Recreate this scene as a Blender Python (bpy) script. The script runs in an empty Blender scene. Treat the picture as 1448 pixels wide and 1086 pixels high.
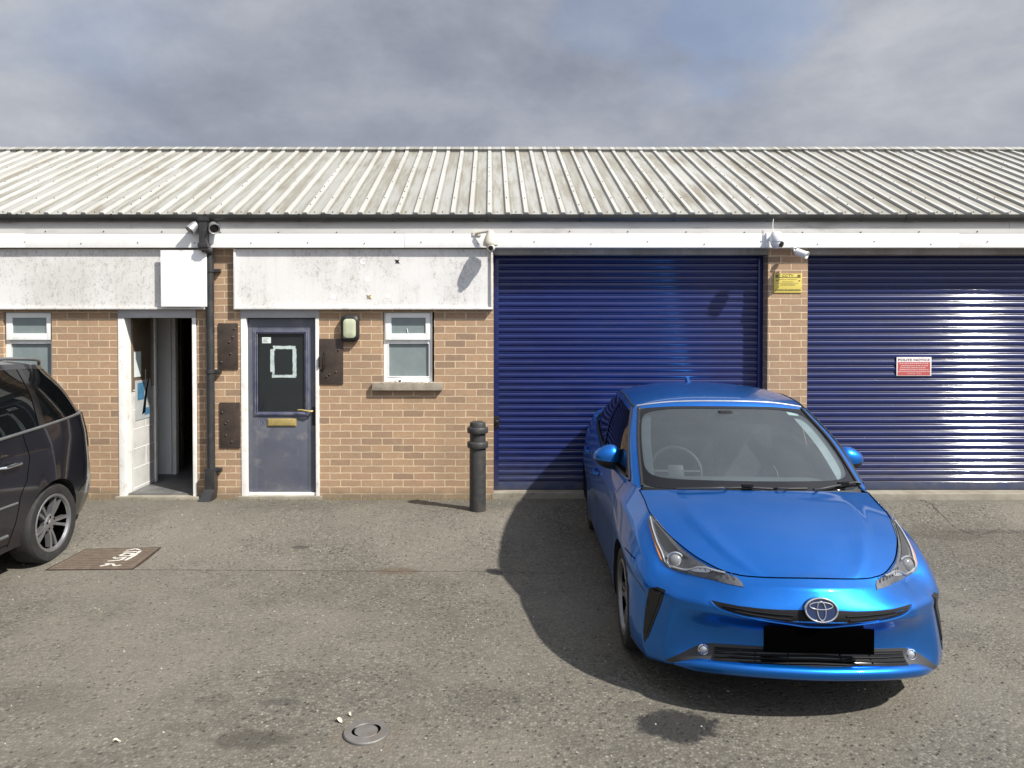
import bpy, bmesh, math, random
from mathutils import Vector, Matrix
from mathutils.bvhtree import BVHTree
R = math.radians
random.seed(7)
SC = bpy.context.scene
COL = SC.collection
# ------------------------------------------------------------------ measured camera
F = 1046.0                 # focal length in photo pixels (1448 wide)
CAM = Vector((0, 0, 2.03)) # eye height
PITCH = R(1.0)
CX, CY = 693.0, 460.0 + F * math.tan(PITCH)
def ray(px, py):
    """direction of the sight line measured on the survey photo"""
    x, y, z = (px - CX) / F, 1.0, -(py - CY) / F
    c, s = math.cos(PITCH), math.sin(PITCH)
    return Vector((x, y * c + z * s, -y * s + z * c))
def W(px, py, Y):
    d = ray(px, py)
    return CAM + d * (Y / d.y)
def WX(px, Y, py=560): return W(px, py, Y).x
def WZ(py, Y, px=693): return W(px, py, Y).z
def onZ(px, py, z=0.0):
    d = ray(px, py)
    return CAM + d * ((z - CAM.z) / d.z)
def smooth(a, b, x):
    t = min(1, max(0, (x - a) / (b - a)))
    return t * t * (3 - 2 * t)
YW = 7.92                  # front face of the brickwork
def ground_z(x, y):
    k = smooth(-0.1, 0.9, x)
    a = 6.05 + 1.25 * k
    b = 7.25 + 0.55 * k
    return (0.205 - .039 * (1 - k) * smooth(7.30, 7.88, y) - .039 * k) * smooth(a, b, y) + 0.006 * math.sin(x * 1.3 + y * .7) * smooth(9, 5, abs(y))
def onG(px, py):
    z = 0.0
    for _ in range(12):
        p = onZ(px, py, z); z = ground_z(p.x, p.y)
    return Vector((p.x, p.y, z))
# ------------------------------------------------------------------ mesh builder
class MB:
    def __init__(s): s.v = []; s.f = []; s.m = []; s.mi = 0
    def add(s, vs, fs):
        o = len(s.v); s.v += [Vector(p) for p in vs]
        for f in fs: s.f.append([i + o for i in f]); s.m.append(s.mi)
        return s
    def quad(s, a, b, c, d): return s.add([a, b, c, d], [(0, 1, 2, 3)])
    def box(s, x0, x1, y0, y1, z0, z1, bev=0, M=None):
        bm = bmesh.new()
        bmesh.ops.create_cube(bm, size=1)
        for v in bm.verts:
            v.co = Vector(((x0 + x1) / 2 + v.co.x * (x1 - x0), (y0 + y1) / 2 + v.co.y * (y1 - y0), (z0 + z1) / 2 + v.co.z * (z1 - z0)))
        if bev: bmesh.ops.bevel(bm, geom=bm.edges[:], offset=bev, segments=2, affect='EDGES', profile=.7)
        s.bm(bm, M); return s
    def bm(s, bm, M=None):
        bm.verts.index_update()
        s.add([(M @ v.co) if M else v.co.copy() for v in bm.verts], [[v.index for v in f.verts] for f in bm.faces])
        bm.free(); return s
    def tube(s, pts, r, n=8, cap=True, closed=False):
        pts = [Vector(p) for p in pts]; N = len(pts)
        rs = r if isinstance(r, (list, tuple)) else [r] * N
        vs = []; fs = []; prev = None
        for i, p in enumerate(pts):
            if closed: t = pts[(i + 1) % N] - pts[i - 1]
            else: t = pts[min(i + 1, N - 1)] - pts[max(i - 1, 0)]
            t.normalize()
            if prev is None:
                up = Vector((0, 0, 1)) if abs(t.z) < .9 else Vector((1, 0, 0))
                a = t.cross(up).normalized()
            else: a = (prev - t * prev.dot(t)).normalized()
            prev = a; b = t.cross(a)
            for k in range(n):
                g = 2 * math.pi * k / n
                vs.append(p + (a * math.cos(g) + b * math.sin(g)) * rs[i])
        for i in range(N if closed else N - 1):
            for k in range(n):
                j = (i + 1) % N
                fs.append((i * n + k, i * n + (k + 1) % n, j * n + (k + 1) % n, j * n + k))
        if cap and not closed:
            fs.append(tuple(range(n - 1, -1, -1))); fs.append(tuple((N - 1) * n + k for k in range(n)))
        return s.add(vs, fs)
    def lathe(s, prof, M=None, n=24, cap=True):
        vs = []; fs = []
        for (r, z) in prof:
            for k in range(n):
                g = 2 * math.pi * k / n
                p = Vector((r * math.cos(g), r * math.sin(g), z)); vs.append(M @ p if M else p)
        for i in range(len(prof) - 1):
            for k in range(n):
                fs.append((i * n + k, i * n + (k + 1) % n, (i + 1) * n + (k + 1) % n, (i + 1) * n + k))
        if cap:
            fs.append(tuple(range(n - 1, -1, -1))); fs.append(tuple((len(prof) - 1) * n + k for k in range(n)))
        return s.add(vs, fs)
    def grid(s, fn, us, vs_, flip=False):
        vs = [fn(u, v) for u in us for v in vs_]; m = len(vs_); fs = []
        for i in range(len(us) - 1):
            for j in range(m - 1):
                q = (i * m + j, (i + 1) * m + j, (i + 1) * m + j + 1, i * m + j + 1)
                fs.append(q[::-1] if flip else q)
        return s.add(vs, fs)
    def prism(s, poly, fn, t0, t1):
        """poly of 2D points, fn(a,b,t) -> 3D"""
        n = len(poly)
        vs = [fn(a, b, t0) for a, b in poly] + [fn(a, b, t1) for a, b in poly]
        fs = [tuple(range(n)), tuple(range(2 * n - 1, n - 1, -1))]
        for i in range(n): fs.append((i, (i + 1) % n + 0, (i + 1) % n + n, i + n)[::-1])
        return s.add(vs, fs)
    def build(s, name, mat, parent=None, frame=None, smooth_deg=35, weld=True):
        me = bpy.data.meshes.new(name)
        if frame is not None:
            Mi = frame.matrix_basis.inverted(); V = [Mi @ p for p in s.v]
        else: V = s.v
        org = Vector((0, 0, 0))
        if parent is None and frame is None and V:
            xs = [p.x for p in V]; ys = [p.y for p in V]; zs = [p.z for p in V]
            org = Vector(((min(xs) + max(xs)) / 2, (min(ys) + max(ys)) / 2, min(zs)))
            V = [p - org for p in V]
        me.from_pydata([tuple(p) for p in V], [], s.f)
        for m in (mat if isinstance(mat, (list, tuple)) else [mat]): me.materials.append(m)
        for p, m in zip(me.polygons, s.m): p.material_index = m
        bm = bmesh.new(); bm.from_mesh(me)
        if weld: bmesh.ops.remove_doubles(bm, verts=bm.verts[:], dist=2e-5)
        bmesh.ops.recalc_face_normals(bm, faces=bm.faces[:])
        bm.to_mesh(me); bm.free()
        if smooth_deg:
            me.polygons.foreach_set('use_smooth', [True] * len(me.polygons))
            me.set_sharp_from_angle(angle=R(smooth_deg))
        o = bpy.data.objects.new(name, me); o.location = org; COL.objects.link(o)
        if parent is not None: o.parent = parent
        return o
def build_parts(mb, name, mat, parent, frame=None, smooth_deg=35, prox=0):
    """each separate piece of the mesh becomes a part of its own"""
    n = len(mb.v); par = list(range(n))
    def find(i):
        while par[i] != i: par[i] = par[par[i]]; i = par[i]
        return i
    key = {}
    for i, v in enumerate(mb.v):
        k = (round(v.x, 4), round(v.y, 4), round(v.z, 4))
        if k in key: par[find(i)] = find(key[k])
        else: key[k] = i
    for f in mb.f:
        for i in f[1:]: par[find(i)] = find(f[0])
    comp = {}
    for f, m in zip(mb.f, mb.m): comp.setdefault(find(f[0]), []).append((f, m))
    out = []
    for c in comp.values():
        s = MB(); mp = {}
        for f, m in c:
            for i in f:
                if i not in mp: mp[i] = len(s.v); s.v.append(mb.v[i])
            s.f.append([mp[i] for i in f]); s.m.append(m)
        out.append(s.build(name, mat, parent, frame, smooth_deg))
    return out
def tag(o, label=None, cat=None, group=None, kind=None):
    if label: o['label'] = label
    if cat: o['category'] = cat
    if group: o['group'] = group
    if kind: o['kind'] = kind
    return o
def thing(name, label, cat, loc, rotz=0, group=None):
    o = bpy.data.objects.new(name, None); COL.objects.link(o)
    o.location = loc; o.rotation_euler = (0, 0, rotz); o.empty_display_size = .2
    o.matrix_basis  # local transform
    return tag(o, label, cat, group)
def rot_to(d, up=Vector((0, 0, 1))):
    d = Vector(d).normalized()
    return d.to_track_quat('Z', 'Y').to_matrix().to_4x4()
def place(loc, d=None):
    M = Matrix.Translation(Vector(loc))
    return M @ rot_to(d) if d is not None else M
# ------------------------------------------------------------------ materials
def newmat(name):
    m = bpy.data.materials.new(name); m.use_nodes = True
    nt = m.node_tree; nt.nodes.clear()
    out = nt.nodes.new('ShaderNodeOutputMaterial'); b = nt.nodes.new('ShaderNodeBsdfPrincipled')
    nt.links.new(b.outputs[0], out.inputs[0]); return m, nt, b
class NT:
    def __init__(s, nt): s.nt = nt
    def n(s, t, **kw):
        o = s.nt.nodes.new(t)
        for k, v in kw.items(): setattr(o, k, v)
        return o
    def l(s, a, b): s.nt.links.new(a, b)
    def val(s, x, sock):
        if hasattr(x, 'is_linked') or hasattr(x, 'links'): s.l(x, sock)
        else: sock.default_value = x
    def math(s, op, a, b=None, c=None, clamp=False):
        o = s.n('ShaderNodeMath', operation=op); o.use_clamp = clamp
        s.val(a, o.inputs[0])
        if b is not None: s.val(b, o.inputs[1])
        if c is not None: s.val(c, o.inputs[2])
        return o.outputs[0]
    def mix(s, f, a, b, bt='MIX'):
        o = s.n('ShaderNodeMix', data_type='RGBA', blend_type=bt)
        s.val(f, o.inputs[0])
        for x, i in ((a, 6), (b, 7)):
            if isinstance(x, (tuple, list)): o.inputs[i].default_value = tuple(x)[:3] + (1,)
            else: s.l(x, o.inputs[i])
        return o.outputs[2]
    def pos(s, obj=False):
        if obj: return s.n('ShaderNodeTexCoord').outputs['Object']
        return s.n('ShaderNodeNewGeometry').outputs['Position']
    def vmap(s, v, scale=(1, 1, 1), loc=(0, 0, 0), rot=(0, 0, 0)):
        o = s.n('ShaderNodeMapping'); s.l(v, o.inputs[0])
        o.inputs[1].default_value = loc; o.inputs[2].default_value = rot; o.inputs[3].default_value = scale
        return o.outputs[0]
    def noise(s, v, scale, detail=4, rough=.55, dist=0):
        o = s.n('ShaderNodeTexNoise'); s.l(v, o.inputs['Vector'])
        o.inputs['Scale'].default_value = scale; o.inputs['Detail'].default_value = detail
        o.inputs['Roughness'].default_value = rough; o.inputs['Distortion'].default_value = dist
        return o.outputs[0]
    def vor(s, v, scale, feature='F1', rnd=1):
        o = s.n('ShaderNodeTexVoronoi', feature=feature); s.l(v, o.inputs['Vector'])
        o.inputs['Scale'].default_value = scale
        if 'Randomness' in o.inputs: o.inputs['Randomness'].default_value = rnd
        return o
    def ramp(s, f, stops, interp='LINEAR'):
        o = s.n('ShaderNodeValToRGB'); s.l(f, o.inputs[0]); cr = o.color_ramp; cr.interpolation = interp
        while len(cr.elements) < len(stops): cr.elements.new(.5)
        for e, (p, c) in zip(cr.elements, stops):
            e.position = p; e.color = (c, c, c, 1) if isinstance(c, (int, float)) else tuple(c)[:3] + (1,)
        return o.outputs[0]
    def step(s, f, a, b):
        o = s.n('ShaderNodeMapRange', interpolation_type='SMOOTHSTEP'); s.l(f, o.inputs[0])
        o.inputs[1].default_value = a; o.inputs[2].default_value = b
        return o.outputs[0]
    def bump(s, b, h, strength=.3, dist=.01):
        o = s.n('ShaderNodeBump'); s.l(h, o.inputs['Height'])
        o.inputs['Strength'].default_value = strength; o.inputs['Distance'].default_value = dist
        s.l(o.outputs[0], b.inputs['Normal']); return o
def pm(name, c1, c2=None, scale=6, rough=.6, metal=0, bump=0, bscale=60, coat=0, dirt=None, spec=None, stretch=(1, 1, 1), rvar=.1, obj=True):
    """principled with a mottled colour, uneven gloss, optional dirt blotches and bump"""
    m, nt, b = newmat(name); N = NT(nt)
    v = N.vmap(N.pos(obj), stretch)
    n1 = N.noise(v, scale, 6, .6)
    c2 = c2 or tuple(x * .82 for x in c1)
    col = N.mix(N.step(n1, .3, .7), c1, c2)
    if dirt:
        dcol, amt, ds = dirt
        n2 = N.noise(v, ds, 8, .68)
        col = N.mix(N.math('MULTIPLY', N.step(n2, .52, .72), amt), col, dcol)
    N.l(col, b.inputs['Base Color'])
    rr = N.math('MULTIPLY_ADD', N.noise(v, scale * 3, 4), rvar * 2, rough - rvar)
    N.l(rr, b.inputs['Roughness'])
    b.inputs['Metallic'].default_value = metal
    if coat: b.inputs['Coat Weight'].default_value = coat; b.inputs['Coat Roughness'].default_value = .085 if name == 'shutter_blue' else .04
    if name == 'shutter_blue':          # splashed dirt on the lowest slats
        sz = N.n('ShaderNodeSeparateXYZ'); N.l(N.pos(), sz.inputs[0])
        lowd = N.math('SUBTRACT', 1, N.step(N.math('ADD', sz.outputs[2], N.math('MULTIPLY', N.noise(v, 6, 5), .5)), .45, .95))
        N.l(N.mix(N.math('MULTIPLY', lowd, .35), col, (.09, .085, .08)), b.inputs['Base Color'])
    if spec is not None: b.inputs['Specular IOR Level'].default_value = spec
    if bump: N.bump(b, N.noise(v, bscale, 5, .6), bump, .004)
    return m
M_ = {}
def mats():
    # --- brick
    m, nt, b = newmat('brick'); N = NT(nt)
    p = N.pos(); sx = N.n('ShaderNodeSeparateXYZ'); N.l(p, sx.inputs[0])
    cb = N.n('ShaderNodeCombineXYZ')
    N.l(N.math('ADD', N.math('ADD', sx.outputs[0], N.math('SUBTRACT', sx.outputs[1], YW)), 20.127), cb.inputs[0])
    N.l(N.math('ADD', sx.outputs[2], 0.004), cb.inputs[1])
    wob = N.n('ShaderNodeVectorMath', operation='SCALE')
    nz = N.n('ShaderNodeTexNoise'); N.l(p, nz.inputs['Vector']); nz.inputs['Scale'].default_value = 9; nz.inputs['Detail'].default_value = 3
    sub = N.n('ShaderNodeVectorMath', operation='SUBTRACT'); N.l(nz.outputs['Color'], sub.inputs[0]); sub.inputs[1].default_value = (.5, .5, .5)
    N.l(sub.outputs[0], wob.inputs[0]); wob.inputs['Scale'].default_value = .012
    vec = N.n('ShaderNodeVectorMath', operation='ADD'); N.l(cb.outputs[0], vec.inputs[0]); N.l(wob.outputs[0], vec.inputs[1])
    def brick(c1, c2, mort, bias=0):
        o = N.n('ShaderNodeTexBrick'); N.l(vec.outputs[0], o.inputs['Vector'])
        o.offset = .5; o.offset_frequency = 2; o.squash = 1
        for k, x in (('Color1', c1), ('Color2', c2), ('Mortar', mort)): o.inputs[k].default_value = tuple(x) + (1,)
        o.inputs['Scale'].default_value = 1; o.inputs['Mortar Size'].default_value = .0062; o.inputs['Mortar Smooth'].default_value = .25
        o.inputs['Bias'].default_value = bias; o.inputs['Brick Width'].default_value = .2245; o.inputs['Row Height'].default_value = .0750
        return o
    bk = brick((0, 0, 0), (1, 1, 1), (.5, .5, .5))
    tone = N.ramp(bk.outputs['Color'], [(0, (.235, .160, .106)), (.10, (.315, .208, .128)), (.45, (.362, .238, .142)), (.8, (.390, .256, .152)), (1, (.335, .212, .132))])
    grain = N.noise(p, 45, 6, .7); big = N.noise(p, 1.3, 4, .6); mid = N.noise(p, 11, 5, .65)
    col = N.mix(N.math('MULTIPLY', N.step(grain, .35, .75), .45), tone, (.21, .14, .098))
    col = N.mix(N.math('MULTIPLY', N.step(mid, .5, .75), .35), col, (.42, .295, .195))
    mcol = N.mix(N.step(N.noise(p, 7, 4), .3, .7), (.60, .465, .31), (.47, .37, .25))
    mfac = bk.outputs['Fac']
    col = N.mix(mfac, col, mcol)
    col = N.mix(N.math('MULTIPLY', N.step(big, .45, .75), .28), col, (.17, .13, .10))
    # damp, moss stained lowest courses
    low = N.math('ADD', sx.outputs[2], N.math('MULTIPLY', N.noise(p, 6, 4), .16))
    col = N.mix(N.math('MULTIPLY', N.math('SUBTRACT', 1, N.step(low, .28, .38)), .6), col, (.15, .125, .085))
    N.l(col, b.inputs['Base Color']); b.inputs['Roughness'].default_value = .88
    h = N.math('MULTIPLY_ADD', mfac, -1.0, N.math('MULTIPLY', grain, .5))
    N.bump(b, h, .55, .006); M_['brick'] = m
    # --- tarmac
    m, nt, b = newmat('tarmac'); N = NT(nt); p = N.pos()
    big = N.noise(p, .55, 5, .6); mid = N.noise(p, 3.2, 6, .65); fine = N.noise(p, 26, 6, .75)
    vs = N.vor(p, 62); vb = N.vor(p, 27); stone = N.n('ShaderNodeSeparateColor'); N.l(vs.outputs['Color'], stone.inputs[0])
    col = N.ramp(stone.outputs[0], [(0, (.066, .062, .053)), (.3, (.104, .096, .080)), (.7, (.134, .124, .103)), (1, (.215, .200, .168))])
    col = N.mix(N.math('MULTIPLY', N.step(vs.outputs['Distance'], .30, .62), .55), col, (.056, .051, .043))
    col = N.mix(N.math('MULTIPLY', N.step(fine, .35, .72), .5), col, (.152, .141, .117))
    pit = N.n('ShaderNodeSeparateColor'); N.l(vb.outputs['Color'], pit.inputs[0])
    pm_ = N.math('MULTIPLY', N.math('SUBTRACT', 1, N.step(vb.outputs['Distance'], .18, .42)), N.math('GREATER_THAN', pit.outputs[1], .76))
    col = N.mix(N.math('MULTIPLY', pm_, .62), col, (.036, .034, .031))
    lm_ = N.math('MULTIPLY', N.math('SUBTRACT', 1, N.step(vb.outputs['Distance'], .10, .26)), N.math('LESS_THAN', pit.outputs[1], .06))
    col = N.mix(N.math('MULTIPLY', lm_, .7), col, (.36, .34, .30))
    col = N.mix(N.math('MULTIPLY', N.step(mid, .42, .72), .42), col, (.076, .069, .057))
    col = N.mix(N.math('MULTIPLY', N.step(big, .40, .62), .46), col, (.178, .164, .133))
    sx = N.n('ShaderNodeSeparateXYZ'); N.l(p, sx.inputs[0])
    edge = N.noise(p, 11, 8, .75)
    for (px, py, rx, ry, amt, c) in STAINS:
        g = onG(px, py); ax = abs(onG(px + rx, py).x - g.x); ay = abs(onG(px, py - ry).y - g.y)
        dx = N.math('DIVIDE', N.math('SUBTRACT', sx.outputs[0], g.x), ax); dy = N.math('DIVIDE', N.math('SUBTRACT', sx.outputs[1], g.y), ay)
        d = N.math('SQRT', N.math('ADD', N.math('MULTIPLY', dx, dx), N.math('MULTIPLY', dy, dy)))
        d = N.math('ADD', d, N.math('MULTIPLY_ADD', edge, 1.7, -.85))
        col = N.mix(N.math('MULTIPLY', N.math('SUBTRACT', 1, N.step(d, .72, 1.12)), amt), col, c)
    N.l(col, b.inputs['Base Color']); b.inputs['Specular IOR Level'].default_value = .25
    N.l(N.math('MULTIPLY_ADD', fine, .25, .72), b.inputs['Roughness'])
    h = N.math('ADD', N.math('MULTIPLY', N.math('SUBTRACT', 1, vs.outputs['Distance']), .7), N.math('MULTIPLY_ADD', pm_, -1.2, N.math('MULTIPLY', fine, .9)))
    N.bump(b, h, .6, .008); M_['tarmac'] = m
    # --- profiled roof sheet
    m, nt, b = newmat('roof_sheet'); N = NT(nt); p = N.pos()
    sx = N.n('ShaderNodeSeparateXYZ'); N.l(p, sx.inputs[0])
    st = N.noise(N.vmap(p, (5.5, .55, .55)), 1.6, 7, .7)      # runs down the slope
    bl = N.noise(p, 1.1, 6, .65); sp = N.noise(p, 30, 5, .7)
    wn = N.n('ShaderNodeTexWhiteNoise', noise_dimensions='1D'); N.l(N.math('FLOOR', N.math('DIVIDE', sx.outputs[0], .97)), wn.inputs['W'])
    col = N.mix(wn.outputs['Value'], (.285, .285, .264), (.335, .337, .317))
    col = N.mix(N.math('MULTIPLY', N.step(st, .40, .62), .78), col, (.185, .17, .132))
    col = N.mix(N.math('MULTIPLY', N.math('MULTIPLY', N.step(bl, .48, .7), N.step(st, .35, .6)), .72), col, (.150, .125, .085))
    col = N.mix(N.math('MULTIPLY', N.step(sp, .58, .74), .4), col, (.13, .122, .095))
    # darker line along the foot of every rib; the rib crowns are paler
    ph = N.math('ABSOLUTE', N.math('SUBTRACT', N.math('FRACT', N.math('ADD', N.math('DIVIDE', N.math('SUBTRACT', sx.outputs[0], W(692, 303, 7.722).x), .1935), 200.5)), .5))
    crown = N.math('SUBTRACT', 1, N.step(ph, .10, .17)); col = N.mix(N.math('MULTIPLY', crown, .55), col, (.50, .50, .478))
    ln = N.math('SUBTRACT', 1, N.step(N.math('ABSOLUTE', N.math('SUBTRACT', ph, .20)), .02, .075))
    col = N.mix(N.math('MULTIPLY', ln, N.math('MULTIPLY_ADD', st, .8, .02)), col, (.13, .118, .088))
    N.l(col, b.inputs['Base Color']); N.l(N.math('MULTIPLY_ADD', st, .3, .35), b.inputs['Roughness']); M_['roof'] = m
    # --- weathered painted board (flaking white)
    def board(name, c, flake, grime):
        m, nt, b = newmat(name); N = NT(nt); p = N.pos()
        blot = N.noise(p, 1.5, 5, .6); cr = N.noise(N.vmap(p, (1, 1, .6)), 38, 8, .8, .6); st = N.noise(N.vmap(p, (9, 1, .8)), 1.5, 6, .65)
        col = N.mix(N.math('MULTIPLY', N.step(blot, .38, .66), grime), c, (.44, .425, .40))
        col = N.mix(N.math('MULTIPLY', N.step(st, .5, .75), grime * .7), col, (.42, .39, .34))
        fl = N.math('MULTIPLY', N.step(cr, .52, .60), N.step(blot, .38, .52))
        col = N.mix(N.math('MULTIPLY', fl, flake), col, (.34, .32, .31))
        N.l(col, b.inputs['Base Color']); b.inputs['Roughness'].default_value = .6
        N.bump(b, cr, .5 * flake, .006); M_[name] = m
    board('sign_board', (.66, .655, .64), .75, .5)
    board('fascia_white', (.80, .80, .79), .15, .15)
    board('soffit_board', (.17, .155, .13), .3, .4)
    # --- car paints
    def paint(name, base, metal, rough, flake, coatr=.03):
        m, nt, b = newmat(name); N = NT(nt); p = N.pos(True)
        v = N.vor(p, 900); sc = N.n('ShaderNodeSeparateColor'); N.l(v.outputs['Color'], sc.inputs[0])
        col = N.mix(N.math('MULTIPLY', sc.outputs[0], flake), base, tuple(min(1, x * 1.6 + .01) for x in base))
        dust_haze = N.noise(p, 5, 6, .7)
        col = N.mix(N.math('MULTIPLY', N.step(dust_haze, .45, .8), .04 if 'blue' in name else .02), col, (.22, .22, .22))
        N.l(col, b.inputs['Base Color']); b.inputs['Metallic'].default_value = metal
        N.l(N.math('MULTIPLY_ADD', dust_haze, .12, rough - .06), b.inputs['Roughness'])
        b.inputs['Coat Weight'].default_value = .7 if 'blue' in name else .8; N.l(N.math('MULTIPLY_ADD', dust_haze, .03, coatr), b.inputs['Coat Roughness']); M_[name] = m
    paint('blue_paint', (.0008, .138, .52), .88, .34, .4)
    paint('black_paint', (.0015, .0022, .0062), .1, .35, .3)
    # --- glass
    def glass(name, tint, refl_rough=.0, alpha=.0):
        m = bpy.data.materials.new(name); m.use_nodes = True; nt = m.node_tree; nt.nodes.clear(); N = NT(nt)
        out = N.n('ShaderNodeOutputMaterial'); tr = N.n('ShaderNodeBsdfTransparent'); gl = N.n('ShaderNodeBsdfGlossy'); fr = N.n('ShaderNodeFresnel')
        fr.inputs[0].default_value = 1.52; gl.inputs['Roughness'].default_value = refl_rough; tr.inputs[0].default_value = tuple(tint) + (1,)
        df = N.n('ShaderNodeBsdfDiffuse'); df.inputs[0].default_value = (.26, .31, .34, 1)
        mx = N.n('ShaderNodeMixShader'); N.l(fr.outputs[0], mx.inputs[0]); 
        m2 = N.n('ShaderNodeMixShader')
        dust_haze = N.math('MULTIPLY_ADD', N.noise(N.pos(True), 3, 5, .6), alpha * .5, alpha * .75); N.l(dust_haze, m2.inputs[0])  # pale veil: dust plus hazy reflection painted into the glass
        N.l(tr.outputs[0], m2.inputs[1]); N.l(df.outputs[0], m2.inputs[2])
        N.l(m2.outputs[0], mx.inputs[1]); N.l(gl.outputs[0], mx.inputs[2]); N.l(mx.outputs[0], out.inputs[0]); M_[name] = m
    glass('windscreen_glass', (.66, .75, .78), 0, .16)
    glass('side_glass', (.16, .18, .18), 0, .01)
    glass('privacy_glass', (.05, .055, .06), 0, .01)
    glass('door_glass', (.42, .47, .44), .02, .07)
    glass('lens_glass', (.9, .92, .93), 0, .02)
    # --- simple ones
    P = lambda n, *a, **k: M_.__setitem__(n, pm(n, *a, **k))
    P('black_plastic', (.012, .012, .013), rough=.5, bump=.1, bscale=300)
    P('grey_plastic', (.036, .037, .039), rough=.5)
    P('gloss_black', (.006, .006, .007), rough=.12, rvar=.03)
    P('plate_black', (.001, .001, .001), rough=.9, spec=.0, rvar=.02)
    P('rubber', (.011, .011, .011), (.020, .019, .018), rough=.8, scale=14)
    P('chrome', (.75, .76, .78), rough=.1, metal=1, rvar=.04)
    P('alloy', (.32, .33, .34), (.24, .25, .26), rough=.35, metal=.8)
    P('dark_alloy', (.10, .105, .11), rough=.35, metal=.7)
    P('wheel_grey', (.29, .29, .30), (.23, .23, .24), rough=.32, metal=.75)
    P('lamp_dark', (.065, .068, .074), (.10, .104, .112), rough=.3, scale=40, coat=.6)
    P('slat_black', (.0045, .0045, .005), rough=.65, spec=.25)
    P('lamp_lens', (.22, .23, .24), rough=.08, metal=.35, coat=1, rvar=.02)
    P('trim_pale', (.50, .52, .51), rough=.7)
    P('lamp_silver', (.66, .68, .70), rough=.22, metal=.8, coat=.5)
    P('amber', (.50, .20, .05), rough=.2, coat=.8)
    P('emblem_blue', (.006, .018, .07), rough=.2, coat=.6)
    P('seat_fabric', (.20, .20, .20), (.16, .16, .165), rough=.9, scale=30, bump=.2)
    P('dash', (.085, .088, .09), rough=.75)
    P('dark_inside', (.012, .012, .013), rough=.9)
    P('upvc', (.80, .81, .80), (.74, .75, .73), rough=.35, dirt=((.4, .37, .3), .35, 4), scale=3)
    P('frosted', (.165, .205, .208), (.195, .232, .232), rough=.35, scale=9, coat=.5, bump=.3, bscale=250)
    P('frame_white', (.78, .77, .74), (.70, .68, .64), rough=.5, dirt=((.36, .32, .27), .55, 9), scale=5)
    P('frame_grey', (.42, .42, .43), (.33, .33, .34), rough=.55, dirt=((.2, .19, .18), .5, 9), stretch=(.3, 1, 1))
    P('door_paint', (.074, .082, .113), (.098, .104, .128), rough=.5, scale=3.2, dirt=((.19, .185, .19), .55, 5), coat=.1, bump=.06, bscale=40)
    P('door_worn', (.14, .145, .20), (.08, .09, .15), rough=.55, scale=11, dirt=((.30, .28, .25), .6, 8))
    P('brass', (.55, .43, .17), (.42, .33, .13), rough=.42, metal=.5, scale=20)
    P('sticker', (.62, .68, .66), (.55, .6, .58), rough=.6)
    P('tape', (.48, .56, .54), (.36, .43, .42), rough=.6, scale=30, dirt=((.12, .13, .12), .5, 30))
    P('rust_plate', (.036, .028, .024), (.070, .050, .038), rough=.5, scale=7, metal=.2, dirt=((.115, .042, .028), .7, 5), bump=.5, bscale=18)
    P('cast_black', (.028, .029, .030), (.045, .044, .042), rough=.5, scale=16, dirt=((.10, .075, .05), .4, 10), bump=.25, bscale=60)
    P('pipe_black', (.020, .020, .022), (.032, .031, .031), rough=.42, scale=10, dirt=((.09, .08, .07), .35, 9))
    P('gutter_black', (.022, .024, .023), (.04, .042, .038), rough=.45, scale=7, dirt=((.10, .10, .085), .4, 8), stretch=(.3, 1, 1))
    P('flashing', (.56, .55, .53), (.48, .47, .45), rough=.5, scale=4, stretch=(.25, 1, 1), dirt=((.2, .18, .15), .5, 6))
    P('shutter_blue', (.0060, .0140, .090), (.0044, .0105, .071), rough=.36, scale=2.5, stretch=(1, 1, 3), dirt=((.03, .036, .075), .3, 3), rvar=.04, coat=.8, spec=.15)
    P('shutter_bar', (.03, .045, .10), (.055, .06, .085), rough=.45, scale=6, dirt=((.12, .11, .10), .5, 8))
    P('concrete', (.27, .245, .195), (.19, .17, .135), rough=.9, scale=5, bump=.5, bscale=40, dirt=((.12, .11, .075), .6, 7))
    P('sill_stone', (.34, .295, .235), (.22, .19, .15), rough=.9, scale=9, bump=.6, bscale=60, dirt=((.10, .095, .06), .5, 11))
    P('white_blank', (.86, .86, .86), (.84, .84, .84), rough=.5, rvar=.03)
    P('cam_beige', (.58, .55, .47), (.5, .47, .4), rough=.4, dirt=((.3, .27, .2), .4, 12))
    P('cam_white', (.78, .79, .80), (.72, .73, .75), rough=.3, coat=.3)
    P('cam_glass', (.012, .013, .015), rough=.06, rvar=.02)
    P('silver_housing', (.42, .43, .44), (.34, .345, .35), rough=.34, metal=.6, scale=12)
    P('diffuser', (.46, .49, .33), (.40, .43, .31), rough=.35, scale=12, coat=.5)
    P('sign_yellow', (.62, .50, .10), (.55, .45, .10), rough=.5, scale=9)
    P('ink_olive', (.14, .115, .03), rough=.6)
    P('ink_pale', (.62, .55, .25), rough=.6)
    P('sign_white', (.78, .74, .73), rough=.5)
    P('sign_red', (.46, .075, .070), (.40, .08, .07), rough=.5)
    P('ink_pink', (.66, .44, .43), rough=.6)
    P('ink_dark', (.14, .04, .04), rough=.6)
    P('block_white', (.52, .515, .49), (.44, .43, .41), rough=.7, scale=5, dirt=((.3, .28, .25), .4, 5))
    P('lobby_blue', (.62, .70, .76), (.55, .62, .68), rough=.6, scale=3)
    P('lobby_grey', (.80, .81, .80), (.72, .73, .72), rough=.6, scale=3)
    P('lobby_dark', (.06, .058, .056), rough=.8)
    P('lobby_brown', (.16, .12, .085), (.12, .09, .06), rough=.4, coat=.4)
    P('lobby_floor', (.13, .13, .128), (.08, .08, .08), rough=.5, scale=7, dirt=((.22, .2, .17), .5, 9))
    P('poster_grey', (.42, .44, .44), rough=.5)
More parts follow.
